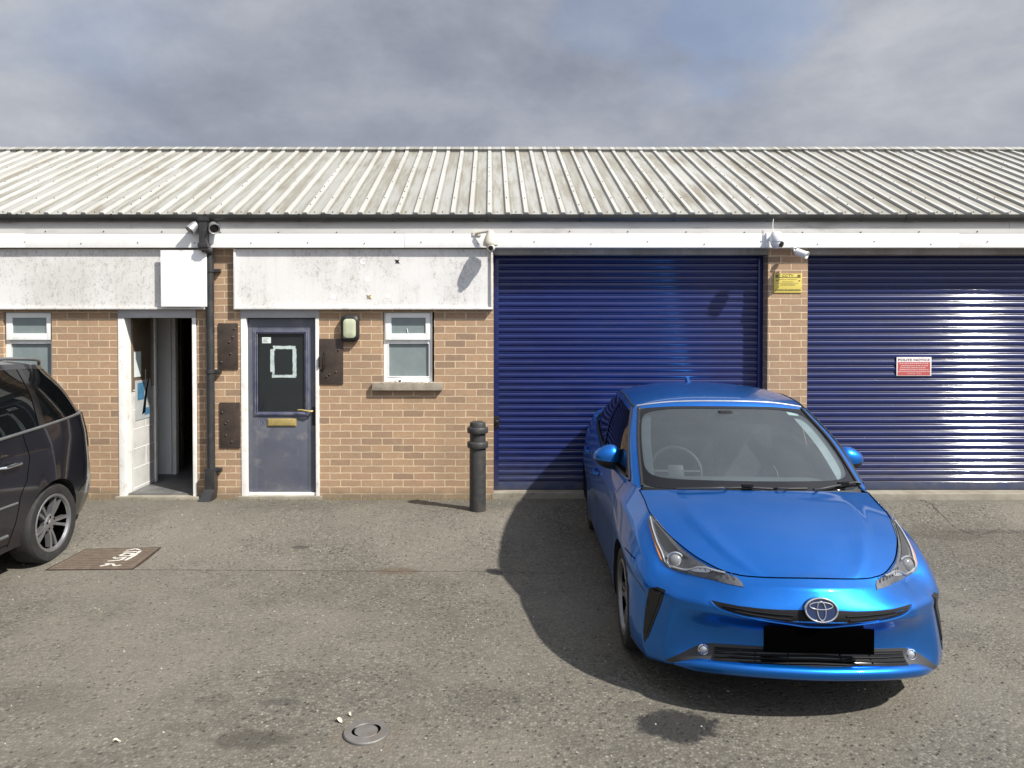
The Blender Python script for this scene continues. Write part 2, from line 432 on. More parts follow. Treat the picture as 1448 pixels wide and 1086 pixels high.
    P('poster_blue', (.04, .13, .24), (.07, .19, .30), rough=.5, scale=25)
    P('cover_rust', (.105, .080, .060), (.14, .108, .080), rough=.75, scale=14, metal=.2, bump=.5, bscale=55, dirt=((.17, .14, .11), .5, 8))
    P('road_paint', (.55, .53, .48), (.34, .32, .28), rough=.7, scale=25)
    P('cast_grey', (.17, .16, .15), (.13, .122, .112), rough=.6, scale=14, metal=.3, bump=.3, bscale=80, dirt=((.14, .09, .06), .5, 10))
    P('grit_pale', (.42, .40, .36), (.28, .26, .23), rough=.8)
    P('grit_dark', (.045, .042, .038), (.07, .06, .05), rough=.85)
    P('moss', (.085, .075, .035), (.13, .10, .06), rough=.95, scale=30)
    P('leaf_pale', (.62, .58, .46), (.5, .45, .33), rough=.7)
    P('seam', (.048, .045, .040), rough=.8)
    P('iron_lock', (.03, .03, .032), rough=.4, metal=.6)
    P('red_lens', (.20, .008, .008), rough=.12, coat=1)
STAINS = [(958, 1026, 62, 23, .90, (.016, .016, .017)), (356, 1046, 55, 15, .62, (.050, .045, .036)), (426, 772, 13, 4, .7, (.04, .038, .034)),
          (1400, 752, 70, 14, .35, (.045, .04, .034)), (1330, 730, 60, 9, .3, (.05, .045, .036)), (262, 1028, 40, 8, .35, (.055, .05, .04)), (560, 808, 34, 6, .5, (.095, .065, .042)),
          (520, 1045, 60, 22, .30, (.12, .095, .07)), (900, 1000, 40, 9, .3, (.05, .045, .04)), (690, 985, 50, 14, .3, (.055, .05, .042)), (60, 985, 70, 20, .25, (.055, .05, .042)),
          (300, 990, 30, 8, .35, (.045, .04, .035)), (395, 993, 30, 5, .45, (.035, .034, .032))]
# ------------------------------------------------------------------ light, sky, camera
SUN = Vector((.548, -.41, .729)).normalized()
def setup():
    w = bpy.data.worlds.new('World'); SC.world = w; w.use_nodes = True
    nt = w.node_tree; nt.nodes.clear(); N = NT(nt)
    out = N.n('ShaderNodeOutputWorld'); bg = N.n('ShaderNodeBackground'); N.l(bg.outputs[0], out.inputs[0])
    sky = N.n('ShaderNodeTexSky', sky_type='NISHITA'); sky.sun_disc = False
    sky.sun_elevation = math.asin(SUN.z); sky.sun_rotation = math.atan2(SUN.x, SUN.y)
    g = N.n('ShaderNodeTexCoord').outputs['Generated']
    v = N.vmap(g, (1, 1, 1.9), (.35, .1, .2))
    a = N.noise(v, 2.1, 8, .55, .15); c = N.noise(N.vmap(g, (1, 1, 1.7), (3.1, 1.7, .4)), 3.6, 10, .60, .10); d = N.noise(N.vmap(g, (1, 1, 2.2), (7.3, 2, 1)), 1.5, 5, .5)
    shade = N.ramp(N.math('MULTIPLY_ADD', c, .6, N.math('MULTIPLY', d, .4)), [(.33, (1.32, 1.47, 1.86)), (.44, (1.80, 1.95, 2.35)), (.53, (2.30, 2.44, 2.78)), (.64, (3.05, 3.15, 3.36))])
    gap = None
    for (px, py, wd, k) in ((1040, -25, .062, .6), (150, 60, .12, .30), (880, 20, .06, .35)):     # openings in the cloud where blue shows
        dn = N.n('ShaderNodeVectorMath', operation='DISTANCE'); nn = N.n('ShaderNodeVectorMath', operation='NORMALIZE'); N.l(g, nn.inputs[0]); N.l(nn.outputs[0], dn.inputs[0]); dn.inputs[1].default_value = ray(px, py).normalized()
        dd = N.math('ADD', dn.outputs['Value'], N.math('MULTIPLY_ADD', a, .55, -.275))
        o = N.math('MULTIPLY', N.math('SUBTRACT', 1, N.step(dd, wd * .25, wd * 1.5)), k)
        gap = o if gap is None else N.math('MAXIMUM', gap, o)
    cover = N.math('MULTIPLY', N.step(a, .14, .30), N.math('SUBTRACT', 1, gap))
    skc = N.mix(.55, sky.outputs[0], (1.15, 1.65, 2.9))
    col = N.mix(N.math('MULTIPLY_ADD', cover, .80, .20), skc, shade)
    # cloud on the sun's side of the sky is lit through and brighter
    dt = N.n('ShaderNodeVectorMath', operation='DOT_PRODUCT'); n2 = N.n('ShaderNodeVectorMath', operation='NORMALIZE'); N.l(g, n2.inputs[0]); N.l(n2.outputs[0], dt.inputs[0]); dt.inputs[1].default_value = SUN
    gain = N.math('MULTIPLY_ADD', N.step(dt.outputs['Value'], .25, 1.0), 1.6, 1.0)
    vm = N.n('ShaderNodeVectorMath', operation='SCALE'); N.l(col, vm.inputs[0]); N.l(gain, vm.inputs['Scale']); col = vm.outputs[0]
    N.l(col, bg.inputs[0]); bg.inputs[1].default_value = .10
    l = bpy.data.lights.new('sun', 'SUN'); l.energy = 4.2; l.angle = R(1.2); l.color = (1, .955, .88)
    o = bpy.data.objects.new('sun', l); COL.objects.link(o); o.rotation_euler = (-SUN).to_track_quat('-Z', 'Y').to_euler(); o.location = SUN * 30
    c = bpy.data.cameras.new('camera'); co = bpy.data.objects.new('camera', c); COL.objects.link(co)
    c.sensor_width = 36; c.sensor_fit = 'HORIZONTAL'; c.lens = 36 * F / 1448; c.clip_end = 2000; c.clip_start = .05
    c.shift_x = (724 - CX) / 1448; c.shift_y = (CY - 543) / 1448
    co.location = CAM; co.rotation_euler = (R(90) - PITCH, 0, 0); SC.camera = co
    vs = SC.view_settings; vs.view_transform = 'Standard'; vs.look = 'None'; vs.exposure = .86; vs.gamma = 1; vs.use_curve_mapping = False
    SC.render.engine = 'CYCLES'; SC.cycles.max_bounces = 8; SC.cycles.transparent_max_bounces = 12
def ground():
    b = MB()
    def axis(a, b_, step, far):
        n = int((b_ - a) / step); xs = [a + (b_ - a) * i / n for i in range(n + 1)]
        return [-far, -far / 3, -far / 8] + xs + [far / 8, far / 3, far]
    b.grid(lambda x, y: Vector((x, y, ground_z(x, y))), axis(-12, 12, .16, 240), axis(-6, 8.6, .1, 240))
    tag(b.build('ground', M_['tarmac'], None, smooth_deg=60), kind='structure')
    def seam(pts, w, lab):
        s = MB(); rnd = random.Random(3); prev = None; P = []
        for (x0, y0), (x1, y1) in zip(pts[:-1], pts[1:]):
            for i in range(24):
                t = i / 24; P.append(onG(x0 + (x1 - x0) * t, y0 + (y1 - y0) * t + rnd.uniform(-.3, .3)))
        for p, q in zip(P[:-1], P[1:]):
            d = (q - p).normalized(); n = Vector((-d.y, d.x, 0)) * w * rnd.uniform(.4, 1)
            n2 = Vector((0, 0, .004))
            s.quad(p - n + n2, q - n + n2, q + n + n2, p + n + n2)
        tag(s.build('tarmac_seam', M_['seam'], None, smooth_deg=0), kind='structure')
    seam([(186, 806), (420, 807), (700, 809), (800, 812)], .0035, '')
    seam([(1290, 703), (1365, 728), (1460, 760)], .005, '')
    # loose grit and pale chips lying on the tarmac: uncountable
    rnd = random.Random(11)
    def pebbles(name, n, mat, r0, r1, flat, box=None):
        s = MB(); k = 0
        while k < n:
            y = 3.0 + 5.0 * rnd.random() ** 1.3; x = rnd.uniform(-5.3, 5.4)
            if box and not box(x, y): continue
            k += 1
            r = rnd.uniform(r0, r1); z = ground_z(x, y); a = rnd.uniform(0, 6.3); m = 6
            top = [Vector((x + r * .6 * math.cos(a + 6.283 * i / m) * rnd.uniform(.6, 1.2), y + r * .5 * math.sin(a + 6.283 * i / m) * rnd.uniform(.6, 1.2), z + r * flat)) for i in range(m)]
            bot = [Vector((x + r * math.cos(a + 6.283 * i / m) * rnd.uniform(.7, 1.2), y + r * .7 * math.sin(a + 6.283 * i / m) * rnd.uniform(.7, 1.2), z - .001)) for i in range(m)]
            s.add(top + bot, [tuple(range(m))] + [(i, i + m, (i + 1) % m + m, (i + 1) % m) for i in range(m)])
        return s.build(name, mat, None, smooth_deg=30, weld=False)
    tag(pebbles('loose_grit', 1500, M_['grit_dark'], .004, .011, .5), 'dark loose grit scattered over the worn tarmac', 'grit', kind='stuff')
    tag(pebbles('pale_chips', 420, M_['grit_pale'], .003, .008, .6), 'pale stone chips scattered over the worn tarmac', 'stone chips', kind='stuff')
    # crumbs of soil and moss along the foot of the wall
    s = MB()
    for i in range(1700):
        x = rnd.uniform(-5.4, 0.05)
        if -3.95 < x < -3.1 and rnd.random() < .6: continue
        y = YW - .012 - abs(rnd.gauss(0, .035)); z = ground_z(x, y); r = rnd.uniform(.004, .016) * (1.3 if rnd.random() < .1 else 1)
        a = rnd.uniform(0, 6.3); top = Vector((x + rnd.uniform(-.3, .3) * r, y, z + r * rnd.uniform(.4, 1.3)))
        q = [Vector((x + r * math.cos(a + i * 1.257), min(YW - .003, y + r * math.sin(a + i * 1.257)), z - .002)) for i in range(5)]
        s.add([top] + q, [(0, i + 1, (i + 1) % 5 + 1) for i in range(5)])
    tag(s.build('wall_debris', M_['moss'], None, smooth_deg=0, weld=False), 'crumbs of soil and moss gathered along the foot of the brick wall', 'debris', kind='stuff')
# ------------------------------------------------------------------ the terrace of workshop units
YF = 7.826; YP = 7.848; YB = 7.880; YS = 8.085          # fascia, flashing, sign boards, shutters
ZF0 = WZ(350, YF); ZF1 = WZ(330, YF); XL, XR = -9.2, 9.6
def rect(px0, py0, px1, py1, Y=YW):
    a = W(px0, py0, Y); b = W(px1, py1, Y); return a.x, b.x, b.z, a.z     # x0,x1,z0,z1
def building():
    B = thing('workshop_terrace', 'single storey brick workshop terrace with ribbed pale metal roof, white fascia and blue roller shutters', 'building', (0, YW, .15))
    fr = B
    ZT = 3.02; ZB = .06
    w1 = rect(4, 441, 74, 545); w2 = rect(541, 441, 614, 545)
    d1 = rect(167, 437, 280, 706); d2 = rect(340, 437, 452, 704)
    sh1 = (WX(698, YW), WX(1085, YW)); sh2 = (WX(1141, YW), WX(1141, YW) + sh1[1] - sh1[0])
    ztop = WZ(362, YS)
    ops = [(w1[0], w1[1], w1[2], w1[3]), (w2[0], w2[1], w2[2], w2[3]), (d1[0], d1[1], -1, d1[3]), (d2[0], d2[1], -1, d2[3]),
           (sh1[0], sh1[1], -1, ZF0 + .02), (sh2[0], sh2[1], -1, ZF0 + .02)]
    xs = sorted({XL, XR} | {o[0] for o in ops} | {o[1] for o in ops}); zs = sorted({ZB, ZT} | {o[2] for o in ops if o[2] > 0} | {o[3] for o in ops})
    def isopen(i, j):
        if i < 0 or j < 0 or i >= len(xs) - 1 or j >= len(zs) - 1: return True
        cx, cz = (xs[i] + xs[i + 1]) / 2, (zs[j] + zs[j + 1]) / 2
        return any(o[0] < cx < o[1] and o[2] < cz < o[3] for o in ops)
    b = MB(); y0, y1 = YW, YW + .30
    for i in range(len(xs) - 1):
        for j in range(len(zs) - 1):
            if isopen(i, j): continue
            a, c, e, f = xs[i], xs[i + 1], zs[j], zs[j + 1]
            b.quad((a, y0, e), (c, y0, e), (c, y0, f), (a, y0, f)); b.quad((a, y1, e), (a, y1, f), (c, y1, f), (c, y1, e))
            if isopen(i - 1, j): b.quad((a, y0, e), (a, y0, f), (a, y1, f), (a, y1, e))
            if isopen(i + 1, j): b.quad((c, y0, e), (c, y1, e), (c, y1, f), (c, y0, f))
            if isopen(i, j - 1): b.quad((a, y0, e), (a, y1, e), (c, y1, e), (c, y0, e))
            if isopen(i, j + 1): b.quad((a, y0, f), (c, y0, f), (c, y1, f), (a, y1, f))
    b.build('wall', M_['brick'], B, fr, smooth_deg=0)
    e = MB()                                            # gable ends and rear wall
    yr = 13.5; zr = 4.52; ym = 10.62
    for x in (XL + .001, XR - .25):
        e.prism([(YW + .3, ZB), (yr, ZB), (yr, 3.0), (ym, zr - .12), (YW + .3, 3.0)], lambda a, c, t: Vector((t, a, c)), x, x + .24)
    e.box(XL, XR, yr, yr + .25, ZB, 3.0)
    e.build('end_wall', M_['brick'], B, fr, smooth_deg=0)
    # roof -----------------------------------------------------------
    ye, ze = 7.778, WZ(303.5, 7.778); yt = 10.62; zt = WZ(212.5, 10.62)
    n = Vector((0, -(zt - ze), yt - ye)).normalized()
    pitch = .1935; x_ph = W(692, 303, 7.778).x
    prof = []; k0 = int((XL - .1 - x_ph) / pitch); k1 = int((XR + .1 - x_ph) / pitch)
    for k in range(k0, k1):
        x = x_ph + k * pitch
        prof += [(x - .032, 0), (x - .019, .026), (x + .019, .026), (x + .032, 0), (x + .09, 0)]
    rb = MB(); rnd = random.Random(5)
    def onslope(x, t, h): return Vector((x, ye + (yt - ye) * t, ze + (zt - ze) * t)) + n * h
    ts = [0, .34, .345, .67, .675, 1]
    jit = {k: rnd.uniform(-.002, .002) for k in range(len(prof))}
    lap = [0.004, 0.004, 0.002, 0.002, 0, 0]
    vs = [onslope(x, t, h + l + jit[i] * math.sin(t * 7 + i)) for i, (x, h) in enumerate(prof) for t, l in zip(ts, lap[::-1] if 0 else [.0, .0, .003, .003, .006, .006])]
    m = len(ts); fs = []
    for i in range(len(prof) - 1):
        for j in range(m - 1): fs.append((i * m + j, (i + 1) * m + j, (i + 1) * m + j + 1, i * m + j + 1))
    rb.add(vs, fs)
    # thin underside so that the sheet has an edge
    vs2 = [v - n * .004 for v in vs]; rb.add(vs2, [f[::-1] for f in fs])
    for i in range(len(prof) - 1):
        a, c = vs[i * m], vs[(i + 1) * m]; rb.quad(a, c, c - n * .004, a - n * .004)
    for k in range(k0, k1):
        x = x_ph + k * pitch
        rb.add([onslope(x - .032, .0005, -.001), onslope(x - .019, .0005, .025), onslope(x + .019, .0005, .025), onslope(x + .032, .0005, -.001)], [(0, 1, 2, 3)])
    # rear slope
    rb.quad((XL - .1, yt, zt), (XR + .1, yt, zt), (XR + .1, 13.7, 3.0), (XL - .1, 13.7, 3.0))
    # fixings: on the ribs at each purlin, in the pans along the eaves
    rb.mi = 1
    for k in range(k0, k1):
        x = x_ph + k * pitch
        for t in (.17, .40, .62, .84) + ((.09, .26, .33, .49, .56, .71, .78, .92) if k % 5 == 0 else ()):
            if rnd.random() < (.45 if k % 5 else .2): continue
            c = onslope(x + rnd.uniform(-.004, .004), t + rnd.uniform(-.006, .006), .028); rb.lathe([(.0065, 0), (.0065, .005), (.003, .008)], place(c, n), 6)
        c = onslope(x + pitch / 2 - .01, .022, .006); rb.lathe([(.0075, 0), (.0075, .005), (.004, .008)], place(c, n), 6)
    rf = rb.build('roof', [M_['roof'], M_['seam']], B, fr, smooth_deg=12, weld=False)
    rc = MB()
    rp = [(-.17, -.047), (-.178, -.040), (-.02, .030), (0, .036), (.02, .030), (.178, -.040), (.17, -.047), (0, .026)]
    for i in range(7):
        xa = XL - .1 + i * 2.7; xb = xa + 2.712; dz = .003 * (i % 2)
        rc.prism(rp, lambda a, c, t: Vector((t, yt + a, zt + .012 + c + dz)), xa, xb)
    for i in range(7): rc.box(XL - .1 + i * 2.7, XL - .1 + (i + 1) * 2.7 - .01, yt - .158, yt - .150, zt - .12, zt - .034)
    rc.build('ridge_cap', M_['roof'], rf, fr, smooth_deg=20)
    # gutter, brackets -------------------------------------------------
    g = MB(); gz = WZ(303.0, 7.75) + .004; half = []
    for i in range(11):
        a = math.pi + math.pi * i / 10; half.append((7.822 + .045 * math.cos(a), gz + .072 * math.sin(a) * 1.0))
    inner = [(7.822 + (y - 7.822) * .93, gz + (z - gz) * .93 + .001) for y, z in half[::-1]]
    segs = [XL - .1, -5.1, -1.72, .28, 4.42, XR + .1]
    for a, c in zip(segs[:-1], segs[1:]): g.prism(half + inner, lambda p, q, t: Vector((t, p, q)), a, c)
    for x in segs[1:-1]: g.prism([(7.822 + (p - 7.822) * 1.10, gz + .004 + (q - gz) * 1.10) for p, q in half] + half[::-1], lambda p, q, t: Vector((t, p, q)), x - .05, x + .05)
    gt = g.build('gutter', M_['gutter_black'], B, fr, smooth_deg=40)
    gb = MB(); x = -8.9
    while x < 9.4:
        gb.prism([(7.822 + (p - 7.822) * 1.06, gz + .006 + (q - gz) * 1.06) for p, q in half] + half[::-1], lambda p, q, t: Vector((t, p, q)), x - .012, x + .012); x += .985
    build_parts(gb, 'gutter_bracket', M_['gutter_black'], gt, fr)
    # grey flashing above the fascia -----------------------------------
    f = MB(); x = XL
    for i, w in enumerate((2.4, 3.0, 3.1, 3.0, 3.2, 3.0, 1.1)):
        d = .0022 * (i % 2)
        f.box(x, x + w - .002, YP + .001 - d, YP + .06, ZF1 + .004, 3.20); x += w
    f.box(XL, XR, YP - .017, YP - .004, ZF1 + .003, ZF1 + .050)
    f.mi = 1; x = XL + .2
    while x < XR:
        f.lathe([(.007, 0), (.007, .004), (.003, .007)], place((x, YP - .018, ZF1 + .017 + .006 * math.sin(x * 9)), (0, -1, 0)), 6); x += .615
    f.build('flashing', [M_['flashing'], M_['seam']], B, fr, smooth_deg=20)
    fa = MB(); x = XL
    cuts = [XL, WX(38, YF), WX(572, YF) + .0, WX(1355, YF), XR]
    for i, (a, c) in enumerate(zip(cuts[:-1], cuts[1:])): fa.box(a, c - .003, YF + .0015 * (i % 2), YP + .07, ZF0, ZF1 - .001 * (i % 2), .003)
    fa.mi = 1; x = XL + .1
    while x < XR:
        fa.lathe([(.006, 0), (.006, .003), (.003, .005)], place((x, YF - .002, ZF0 + .05 + .015 * math.sin(x * 5)), (0, -1, 0)), 6); x += .598
    fa.build('fascia', [M_['fascia_white'], M_['grit_dark']], B, fr, smooth_deg=20)
    so = MB(); so.box(XL, XR, YF + .02, YW - .002, ZF0 + .004, ZF0 + .02)
    for s in (sh1, sh2): so.box(s[0] + .004, s[1] - .004, YW + .001, YS + .06, ztop - .0, ZF0 + .024)
    so.build('soffit', M_['soffit_board'], B, fr)
    # roller shutters ---------------------------------------------------
    zb = WZ(691.5, YS)
    for si, s in enumerate((sh1, sh2)):
        S = MB(); pit = .0708; zc = ztop + .06; ncurve = []
        z = zb + .07
        while z < zc:
            for t, d in ((0, -.001), (.05, -.0045), (.10, -.0058), (.15, -.0045), (.20, -.0008), (.24, -.0025), (.30, -.0075), (.40, -.0098), (.58, -.0112), (.76, -.0100), (.87, -.0078), (.94, -.0035), (.985, 0)):
                ncurve.append((z + t * pit, d))
            z += pit
        nx = 24; rnd = random.Random(si)
        wv = [[rnd.uniform(-.0007, .0007) for _ in range(nx + 1)] for _ in range(60)]
        def sp(i, j, s=s):
            x = s[0] + (s[1] - s[0]) * i / nx; zz, d = ncurve[j]; k = min(59, j // 13)
            return Vector((x, YS + d + wv[k][int(i)] * .8, zz + wv[(k + 7) % 60][int(i)] * .5))
        S.grid(sp, list(range(nx + 1)), list(range(len(ncurve))))
        o = S.build('roller_shutter', M_['shutter_blue'], B, fr, smooth_deg=50)
        o['label'] = ('blue roller shutter behind the parked blue car', 'blue roller shutter with the red and white notice')[si]
        bb = MB(); bb.box(s[0] + .03, s[1] - .03, YS - .022, YS + .02, zb, zb + .074, .004); bb.build('bottom_bar', M_['shutter_bar'], o, fr)
        for x0, x1 in ((s[0] + .002, s[0] + .055), (s[1] - .055, s[1] - .002)):
            gd = MB(); gd.box(x0, x1, YS - .03, YS + .03, .10, ztop - .002, .003); gd.build('guide_rail', M_['shutter_blue'], o, fr)
        if si == 0:
            lk = MB(); q = W(702, 596, YS - .03)
            lk.box(q.x - .03, q.x + .03, YS - .055, YS - .031, q.z - .06, q.z + .06, .008); lk.lathe([(.02, 0), (.02, .02), (.012, .025)], place((q.x, YS - .055, q.z), (0, -1, 0)), 12)
            lk.build('lock', M_['iron_lock'], o, fr)
    # concrete thresholds ----------------------------------------------
    c = MB()
    c.box(sh1[0] - .02, sh1[1] + .02, YW - .005, YS + .3, .0, zb - .006, .01); c.box(sh2[0] - .02, sh2[1] + .02, YW - .05, YS + .3, .0, zb - .006, .012)
    for d, zz in ((d1, 700.5), (d2, 700)):
        c.box(d[0] - .03, d[1] + .03, YW - .055, YW + .29, .02, WZ(zz + 2, YW - .04), .012)
    build_parts(c, 'threshold', M_['concrete'], B, fr)
    # windows -------------------------------------------------------------
    for wi, dx in enumerate((0, -537.0)):
        X = lambda p, Y=YW + .04: W(p, 500, Y).x + (dx / F * 0)
        off = W(541 + dx, 500, YW).x - W(541, 500, YW).x
        yf = YW + .045
        def R4(a, b_, c_, d_): r = rect(a, b_, c_, d_, YW); return r[0] + off, r[1] + off, r[2], r[3]
        fm = MB()
        x0, x1, z0, z1 = R4(541.5, 440.5, 611, 540.5); gx0, gx1, gz0, gz1 = R4(549, 486, 606, 532.5)
        sx0, sx1, sz0, sz1 = R4(544.4, 442.6, 608, 480.7); tx0, tx1, tz0, tz1 = R4(553, 449.3, 601.5, 471.6)
        fm.box(x0, gx0, yf, yf + .07, z0, z1, .004); fm.box(gx1, x1, yf, yf + .07, z0, z1, .004)
        fm.box(gx0 - .002, gx1 + .002, yf + .001, yf + .069, z0, gz0, .004); fm.box(gx0 - .002, gx1 + .002, yf + .001, yf + .069, gz1, sz0 + .01, .004); fm.box(gx0 - .002, gx1 + .002, yf + .001, yf + .069, sz1 - .01, z1, .004)
        ob = fm.build('window', M_['upvc'], B, fr)
        sa = MB(); ys = yf - .028
        for q in ((sx0, tx0, sz0, sz1), (tx1, sx1, sz0, sz1)): sa.box(q[0], q[1], ys, yf - .001, q[2], q[3], .006)
        for q in ((tx0 - .004, tx1 + .004, sz0, tz0), (tx0 - .004, tx1 + .004, tz1, sz1)): sa.box(q[0], q[1], ys + .0006, yf - .002, q[2], q[3], .006)
        sa.build('top_sash', M_['upvc'], ob, fr)
        pn = MB(); pn.box(gx0 - .003, gx1 + .003, yf + .02, yf + .026, gz0 - .003, gz1 + .003); pn.box(tx0 - .003, tx1 + .003, ys + .014, ys + .020, tz0 - .003, tz1 + .003); pn.build('pane', M_['frosted'], ob, fr)
        bd = MB()
        for (a, b2, c2, d2_) in ((gx0, gx1, gz0, gz1),):
            t = .008; yb = yf - .001
            for q in ((a - t, a, c2 - t, d2_ + t), (b2, b2 + t, c2 - t, d2_ + t), (a, b2, c2 - t, c2), (a, b2, d2_, d2_ + t)): bd.box(q[0], q[1], yb - .003, yb + .01, q[2], q[3])
        bd.build('glazing_bead', M_['upvc'], ob, fr)
        if wi == 0:
            hd = MB(); p = W(577, 470, yf); hd.tube([(p.x, ys + .008, tz0 + .005), (p.x - .01, ys + .01, tz0 + .055)], .004, 6); hd.build('window_stay', M_['upvc'], ob, fr)
        si = MB(); a = R4(527, 540.8, 625.8, 551.5)
        si.box(a[0], a[1], YW - .055, YW + .12, a[2], a[3], .006)
        rnd = random.Random(4 + wi)
        for i in range(26):                                            # crumbling mortar on the sill
            xx = rnd.uniform(a[0] + .08, a[1] - .05); r = rnd.uniform(.006, .02)
            si.lathe([(r, 0), (r * .8, r * .4), (r * .3, r * .6)], Matrix.Translation((xx, YW + rnd.uniform(-.03, .03), a[3] - .001)), 6)
        si.build('sill', M_['sill_stone'], ob, fr, smooth_deg=25)
        if wi == 0:
            mt = MB()
            for (p, q, r, t) in ((560, 540.5, 600, 537), (593, 542.5, 611, 538.5), (563, 540, 567, 535)):
                k = rect(p, t, r, q, YW - .02); pts = []
                nn = 9
                for i in range(nn + 1): pts.append((k[0] + (k[1] - k[0]) * i / nn, k[2]))
                for i in range(nn, -1, -1): pts.append((k[0] + (k[1] - k[0]) * i / nn, k[2] + (k[3] - k[2]) * rnd.uniform(.3, 1)))
                mt.prism(pts, lambda x, z, y: Vector((x, y, z)), YW - .012, YW + .044)
            mt.build('flaking_sealant', M_['frame_white'], ob, fr)
    # right of the photo the next unit has plain brick
    # door beside the window ----------------------------------------------
    def rc_(a, b_, c_, d_): return rect(a, b_, c_, d_, YW)
    yd = YW + .02
    df = MB(); x0, x1, z0, z1 = rc_(340.5, 438, 452, 703); j0 = WX(349, YW); j1 = WX(446.5, YW); hz = WZ(449.5, YW)
    df.box(x0, j0, yd - .028, yd + .10, z0 + .01, z1, .004); df.box(j1, x1, yd - .028, yd + .10, z0 + .01, z1, .004)
    dfo = df.build('door_frame', M_['frame_white'], B, fr)
    dh = MB(); dh.box(x0 - .001, x1 + .001, yd - .033, yd + .10, hz, z1 + .001, .008); dh.build('head', M_['frame_grey'], dfo, fr)
    ds = MB(); k = rc_(350, 697, 446, 702.5); ds.box(j0 + .001, j1 - .001, yd - .01, yd + .09, k[2], k[3], .003); ds.build('door_sill', M_['frame_white'], dfo, fr)
    L = MB(); lx0, lx1, lz0, lz1 = j0 + .006, j1 - .006, k[3] + .006, hz - .005; ydl = yd + .022
    gx0, gx1, gz0, gz1 = rc_(362, 471, 433, 583.5)
    L.box(lx0, gx0, ydl, ydl + .045, lz0, lz1, .002); L.box(gx1, lx1, ydl, ydl + .045, lz0, lz1, .002)
    L.box(gx0 - .001, gx1 + .001, ydl + .0006, ydl + .044, lz0 + .0005, gz0, .002); L.box(gx0 - .001, gx1 + .001, ydl + .0006, ydl + .044, gz1, lz1 - .0005, .002)
    D = L.build('door', M_['door_paint'], B, fr); D['label'] = 'closed weathered blue door with a half glazed panel'
    mo = MB(); ox0, ox1, oz0, oz1 = rc_(357, 466.5, 436, 588.5)
    for t, hgt in ((0, .012), (.016, .02), (.032, .010)):
        a, b2, c2, d2_ = ox0 + t, ox1 - t, oz0 + t * .9, oz1 - t * .9
        tt = .012; y_ = ydl - hgt
        for q in ((a, a + tt, c2, d2_), (b2 - tt, b2, c2, d2_)): mo.box(q[0], q[1], y_, ydl + .004, q[2], q[3], .003)
        for q in ((a + tt, b2 - tt, c2, c2 + tt), (a + tt, b2 - tt, d2_ - tt, d2_)): mo.box(q[0], q[1], y_, ydl + .004, q[2], q[3], .003)
    mo.build('moulding', M_['door_worn'], D, fr)
    pg = MB(); pg.box(gx0 - .004, gx1 + .004, ydl + .012, ydl + .018, gz0 - .004, gz1 + .004); pg.build('pane', M_['door_glass'], D, fr)
    st = MB(); a = rc_(368.5, 477, 381, 485.5); st.box(a[0], a[1], ydl + .0095, ydl + .0115, a[2], a[3])
    st.mi = 1
    for i, wd in enumerate((.8, .55, .7)):
        zz = a[3] - (a[3] - a[2]) * (.28 + .24 * i); st.box(a[0] + .012, a[0] + .012 + (a[1] - a[0] - .024) * wd, ydl + .0088, ydl + .0094, zz - .003, zz + .003)
    st.build('sticker', [M_['sticker'], M_['frosted']], D, fr)
    tp = MB()
    for (p, q, r, s_) in ((385, 489.2, 416, 493.8), (380, 494, 385.8, 526.5), (412, 493.5, 417.3, 532), (382.5, 530.4, 417, 534.4), (384, 489, 387, 496), (383, 526, 386, 531)):
        a = rc_(p, q, r, s_); rn = random.Random(p)
        n_ = 8; vert = (s_ - q) > (r - p); pts = []
        for i in range(n_ + 1): pts.append((a[0] + (a[1] - a[0]) * i / n_, a[2] + rn.uniform(-.003, .003)) if not vert else (a[0] + rn.uniform(-.003, .003), a[2] + (a[3] - a[2]) * i / n_))
        for i in range(n_, -1, -1): pts.append((a[0] + (a[1] - a[0]) * i / n_, a[3] + rn.uniform(-.003, .003)) if not vert else (a[1] + rn.uniform(-.003, .003), a[2] + (a[3] - a[2]) * i / n_))
        tp.prism(pts, lambda x, z, y: Vector((x, y, z)), ydl + .0092 + .0003 * (p % 3), ydl + .0116)
    tp.build('tape_frame', M_['tape'], D, fr)
    lb = MB(); a = rc_(377, 592.3, 418, 603.3); t = .012
    lb.box(a[0], a[1], ydl - .009, ydl - .0002, a[2], a[3], .004); lb.box(a[0] + t, a[1] - t, ydl - .016, ydl - .009, a[2] + t * .9, a[3] - t * .9, .003); lb.build('letterbox', M_['brass'], D, fr)
    hn = MB(); a = rc_(440.2, 576, 445.8, 602); hn.box(a[0], a[1], ydl - .008, ydl - .0004, a[2], a[3], .003)
    hn.build('handle_plate', M_['iron_lock'], D, fr)
    hv = MB(); p = W(442.5, 581, ydl); q = W(424, 579, ydl)
    hv.tube([(p.x, ydl - .006, p.z), (p.x, ydl - .045, p.z), (p.x - .02, ydl - .055, p.z), (q.x + .03, ydl - .056, q.z + .002), (q.x - .01, ydl - .05, q.z)], [.011, .011, .010, .008, .007], 10)
    hv.build('handle', M_['brass'], D, fr)
    nb = MB()
    for i, ch in enumerate('10'):
        p = W(366.5 + 5 * i, 598, ydl)
        if ch == '1': nb.box(p.x - .004, p.x + .004, ydl - .0015, ydl - .0003, p.z - .028, p.z + .028)
        else: nb.tube([(p.x + .016 * math.cos(t * .4488), ydl - .0008, p.z + .028 * math.sin(t * .4488)) for t in range(14)], .0026, 5, closed=True)
    nb.build('door_number', M_['door_worn'], D, fr)
